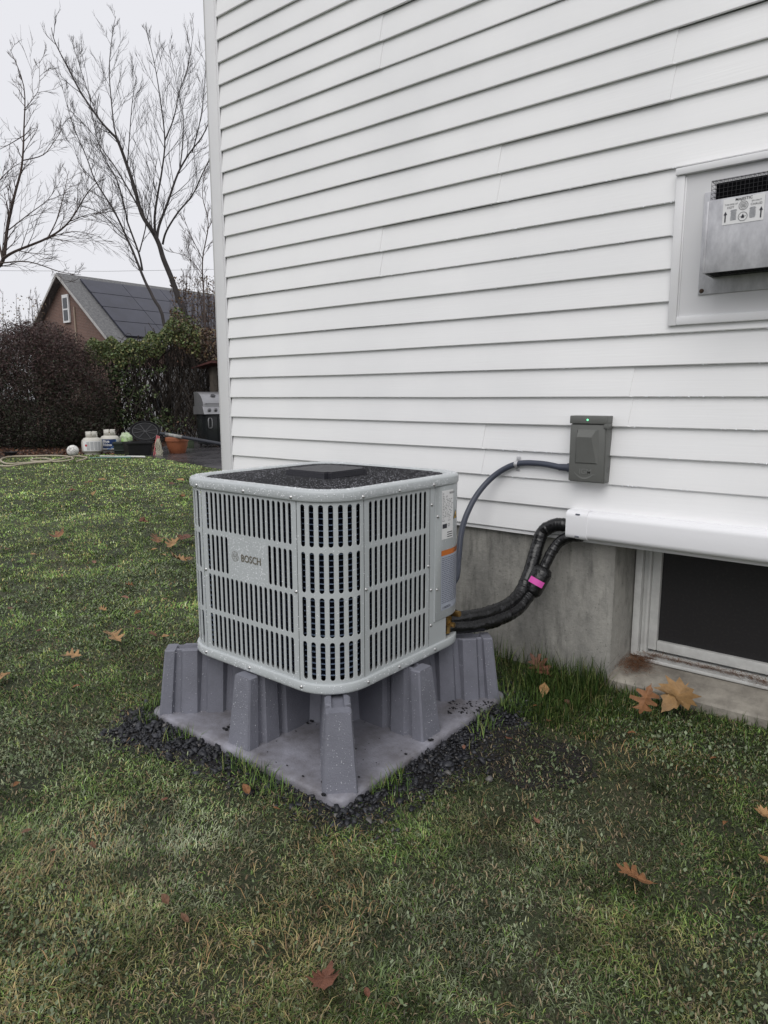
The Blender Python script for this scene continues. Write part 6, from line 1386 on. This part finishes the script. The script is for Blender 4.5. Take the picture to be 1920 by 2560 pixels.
# ------------------------------------------------------------------ fallen leaves
def leaf_outline(kind):
    if kind == 'oak':
        half = [(0.0, -0.62), (0.02, -0.48), (0.12, -0.40), (0.10, -0.30), (0.30, -0.22), (0.34, -0.12), (0.12, -0.06), (0.16, 0.02), (0.42, 0.14), (0.40, 0.24), (0.13, 0.20), (0.14, 0.30), (0.30, 0.44), (0.24, 0.50), (0.08, 0.44), (0.05, 0.60)]
    elif kind == 'maple':
        half = [(0.0, -0.55), (0.02, -0.36), (0.22, -0.44), (0.26, -0.30), (0.50, -0.26), (0.38, -0.12), (0.58, 0.10), (0.40, 0.10), (0.46, 0.30), (0.22, 0.16), (0.24, 0.34), (0.14, 0.36), (0.10, 0.52), (0.04, 0.60)]
    else:
        half = [(0.0, -0.58), (0.03, -0.44), (0.18, -0.30), (0.27, -0.08), (0.26, 0.14), (0.16, 0.36), (0.04, 0.55)]
    return half + [(0.0, half[-1][1] + 0.05)] + [(-x, y) for x, y in half[1:]][::-1]
def leaf_mesh(kind, seed):
    r = random.Random(seed); O = leaf_outline(kind); n = len(O); c1, c2, tw = r.uniform(0.45, 1.1), r.uniform(-0.5, 0.7), r.uniform(-0.6, 0.6)
    O = [(x * r.uniform(0.85, 1.15), y * r.uniform(0.93, 1.07)) for x, y in O]
    def z(x, y): return c1 * x * x * 1.3 + c2 * y * y * 0.6 + tw * x * y + 0.03 * math.sin(x * 9 + seed) + 0.025 * math.sin(y * 8 + seed * 2)
    v = [(x, y, z(x, y)) for x, y in O] + [(x * 0.45, y * 0.62, z(x * 0.45, y * 0.62) + 0.01) for x, y in O] + [(0, y * 0.30, z(0, y * 0.3) - 0.012) for x, y in O]
    f = [(i, (i + 1) % n, n + (i + 1) % n, n + i) for i in range(n)] + [(n + i, n + (i + 1) % n, 2 * n + (i + 1) % n, 2 * n + i) for i in range(n)]
    mz = min(p[2] for p in v); v = [(x, y, q_ - mz) for x, y, q_ in v]
    me = bpy.data.meshes.new('fallen_leaf'); me.from_pydata(v, [], f); me.update(); me.shade_smooth(); return me
LM = {}
LCOL = {'gold': (0.30, 0.175, 0.070), 'orange': (0.25, 0.115, 0.048), 'tan': (0.40, 0.235, 0.105), 'red': (0.165, 0.066, 0.038), 'brown': (0.15, 0.075, 0.040), 'pink': (0.27, 0.13, 0.085)}
def leaf(px, py, size_px, kind, colr, label, group=None, rz=None, tilt=0.15, lift=0.022):
    p = gnd(px, py, 0.02); s = depth_of(p) / F_PX * size_px * (1.0 if size_px > 60 else 0.85); k = (kind, colr, int(px) % 4)
    if k not in LM:
        me = leaf_mesh(kind, int(px)); c = LCOL[colr]; me.materials.append(mat('leaf_' + colr, c, 0.55, col2=tuple(v * 0.55 for v in c), vscale=4, bump=0.3, bscale=14)); LM[k] = me
    o = bpy.data.objects.new('fallen_leaf', LM[k]); C.objects.link(o); o.location = (p.x, p.y, lift); o.scale = (s, s, s)
    r = random.Random(int(px * 7 + py)); o.rotation_euler = (r.uniform(-tilt, tilt) * 0.6 + 0.18, r.uniform(-tilt, tilt), rz if rz is not None else r.uniform(0, 6.28)); tag(o, label, 'leaf', group)
    if lift > 0.07:      # propped against the grass, leaning towards the lawn
        nv = ((CAM - p).normalized() * 0.62 + Vector((0, 0, 0.6))).normalized(); o.rotation_euler = (nv.to_track_quat('Z', 'Y') @ Matrix.Rotation(rz, 4, 'Z').to_quaternion()).to_euler(); o.location = (p.x, p.y, lift)
    return o
ORD = ['first', 'second', 'third', 'fourth', 'fifth', 'sixth', 'seventh', 'eighth', 'ninth']
def scatter(L, where, group, tilt, lift):
    """small leaves of one zone: each label says colour, kind and, where alike, its rank from the left"""
    kinds = {}
    for e in L: kinds.setdefault((e[3], e[4]), []).append(e)
    for (kd, cl_), es in kinds.items():
        nm = {'oak': 'oak leaf', 'maple': 'maple leaf', 'plain': 'oval leaf'}[kd]; cn = {'pink': 'pinkish'}.get(cl_, cl_)
        for i, (px, py, sz, _, _) in enumerate(sorted(es)):
            lb = 'small %s %s %s' % (cn, nm, where) if len(es) == 1 else '%s small %s %s from the left %s' % (ORD[i], cn, nm, where)
            leaf(px, py, sz, kd, cl_, lb, group, None, tilt, lift)
BIG = [(1690, 1775, 96, 'maple', 'gold', 'large golden maple leaf in the grass below the basement window', 2.6, 0.4, 0.075), (1612, 1790, 80, 'oak', 'orange', 'orange oak leaf propped beside the golden maple leaf', 2.9, 0.2, 0.085),
       (1352, 1692, 66, 'oak', 'red', 'reddish oak leaf in the tall grass by the foundation', 1.0, 0.5, 0.06), (1358, 1738, 52, 'plain', 'tan', 'narrow tan leaf just below the reddish oak leaf by the foundation', 0.5, 0.5, 0.04),
       (812, 2458, 76, 'maple', 'red', 'red maple leaf lying at the bottom centre of the lawn', 0.3, 0.2, 0.03), (1590, 2202, 80, 'oak', 'orange', 'curled orange-brown oak leaf on the lawn at lower right', 1.7, 0.4, 0.03),
       (286, 1604, 62, 'oak', 'tan', 'flat tan oak leaf on the lawn left of the stand', 1.5, 0.1, 0.04), (182, 1648, 56, 'oak', 'tan', 'curled tan oak leaf in front of the flat tan one', 2.1, 0.3, 0.035), (4, 1704, 52, 'maple', 'tan', 'pale tan maple leaf cut by the left edge of the picture', 0.4, 0.15, 0.035),
       (1906, 2042, 52, 'maple', 'tan', 'tan leaf on the lawn at the right edge, upper one', 2.0, 0.2, 0.03), (1914, 2160, 44, 'plain', 'gold', 'golden leaf on the lawn at the right edge, lower one', 1.2, 0.2, 0.03), (616, 1982, 42, 'plain', 'orange', 'orange leaf on the dark stone in front of the stand', 1.3, 0.2, 0.03),
       (467, 1354, 56, 'maple', 'red', 'dark red maple leaf touching the left edge of the heat pump', 0.8, 0.3, 0.05), (446, 1408, 56, 'maple', 'tan', 'tan curled leaf with holes beside the lower left of the heat pump louvres', 2.0, 0.4, 0.05), (431, 1370, 56, 'oak', 'tan', 'tan oak leaf just left of the dark red maple leaf', 0.5, 0.3, 0.05), (392, 1360, 50, 'oak', 'orange', 'orange oak leaf leftmost of the leaf cluster by the heat pump', 1.1, 0.3, 0.05),
       (145, 1348, 42, 'maple', 'orange', 'bright orange leaf standing alone on the middle of the left lawn', 1.2, 0.5, 0.05), (414, 2254, 40, 'plain', 'brown', 'rolled brown leaf on the near lawn at lower left', 1.4, 0.3, 0.025), (1342, 2053, 30, 'plain', 'pink', 'small pinkish leaf on the worn ground right of the stand', 1.0, 0.2, 0.02)]
for (px, py, sz, kd, cl_, lb_, rz, ti, lf) in BIG: leaf(px, py, sz, kd, cl_, lb_, None, rz, ti, lf)
FAR = [(357, 1311, 28, 'maple', 'red'), (407, 1395, 24, 'plain', 'tan'), (470, 1404, 34, 'oak', 'orange'), (431, 1213, 22, 'maple', 'red'), (452, 1204, 26, 'plain', 'tan'), (220, 1210, 24, 'oak', 'orange'), (256, 1203, 22, 'plain', 'tan'), (181, 1232, 18, 'maple', 'red'), (235, 1238, 22, 'oak', 'tan'), (283, 1230, 30, 'oak', 'brown'), (455, 1246, 22, 'maple', 'orange'), (383, 1258, 14, 'plain', 'pink'), (407, 1268, 16, 'plain', 'orange'), (172, 1218, 22, 'oak', 'orange'), (110, 1240, 18, 'plain', 'orange'), (345, 1234, 18, 'oak', 'brown'), (395, 1240, 12, 'plain', 'tan'), (340, 1270, 14, 'plain', 'tan')]
scatter(FAR, 'on the far half of the left lawn', 'dry leaves on the far lawn', 0.4, 0.04)
MIDL = [(325, 1469, 26, 'oak', 'orange'), (313, 1499, 24, 'plain', 'pink'), (422, 1505, 30, 'oak', 'pink'), (124, 1475, 20, 'plain', 'tan'), (26, 1526, 28, 'plain', 'brown'), (68, 1512, 24, 'plain', 'tan'), (157, 1443, 14, 'plain', 'pink'), (259, 1529, 24, 'oak', 'tan'), (345, 1537, 26, 'plain', 'orange'), (413, 1597, 22, 'plain', 'tan'), (384, 1592, 26, 'oak', 'brown'), (346, 1578, 18, 'plain', 'red'), (96, 1582, 16, 'plain', 'red'), (54, 1651, 24, 'plain', 'brown'), (86, 1390, 20, 'plain', 'tan'), (235, 1410, 22, 'plain', 'pink'), (17, 1378, 20, 'oak', 'brown'), (190, 1723, 22, 'plain', 'orange'), (330, 1405, 18, 'plain', 'tan'), (298, 1420, 12, 'plain', 'red'), (384, 1378, 20, 'plain', 'tan')]
scatter(MIDL, 'on the near half of the left lawn', 'dry leaves on the near left lawn', 0.4, 0.032)
NEAR = [(692, 2024, 20, 'plain', 'orange'), (411, 2001, 20, 'plain', 'red'), (43, 1964, 26, 'plain', 'orange'), (67, 2082, 34, 'plain', 'brown'), (917, 2488, 36, 'plain', 'red'), (463, 2299, 36, 'plain', 'brown'), (232, 2118, 30, 'oak', 'brown'), (135, 2130, 18, 'plain', 'pink')]
scatter(NEAR, 'on the lawn in front of the stand', 'dry leaves on the front lawn', 0.3, 0.024)
RIGHT = [(1813, 2063, 26, 'plain', 'orange'), (1342, 1769, 26, 'plain', 'orange'), (1372, 1806, 24, 'plain', 'red'), (1578, 1836, 24, 'plain', 'orange'), (1785, 1902, 26, 'plain', 'orange'), (1160, 1872, 20, 'plain', 'pink'), (1272, 1850, 22, 'plain', 'red'), (1705, 2116, 20, 'plain', 'pink'), (1420, 1760, 26, 'plain', 'brown')]
scatter(RIGHT, 'between the stand and the basement window', 'dry leaves right of the stand', 0.3, 0.026)
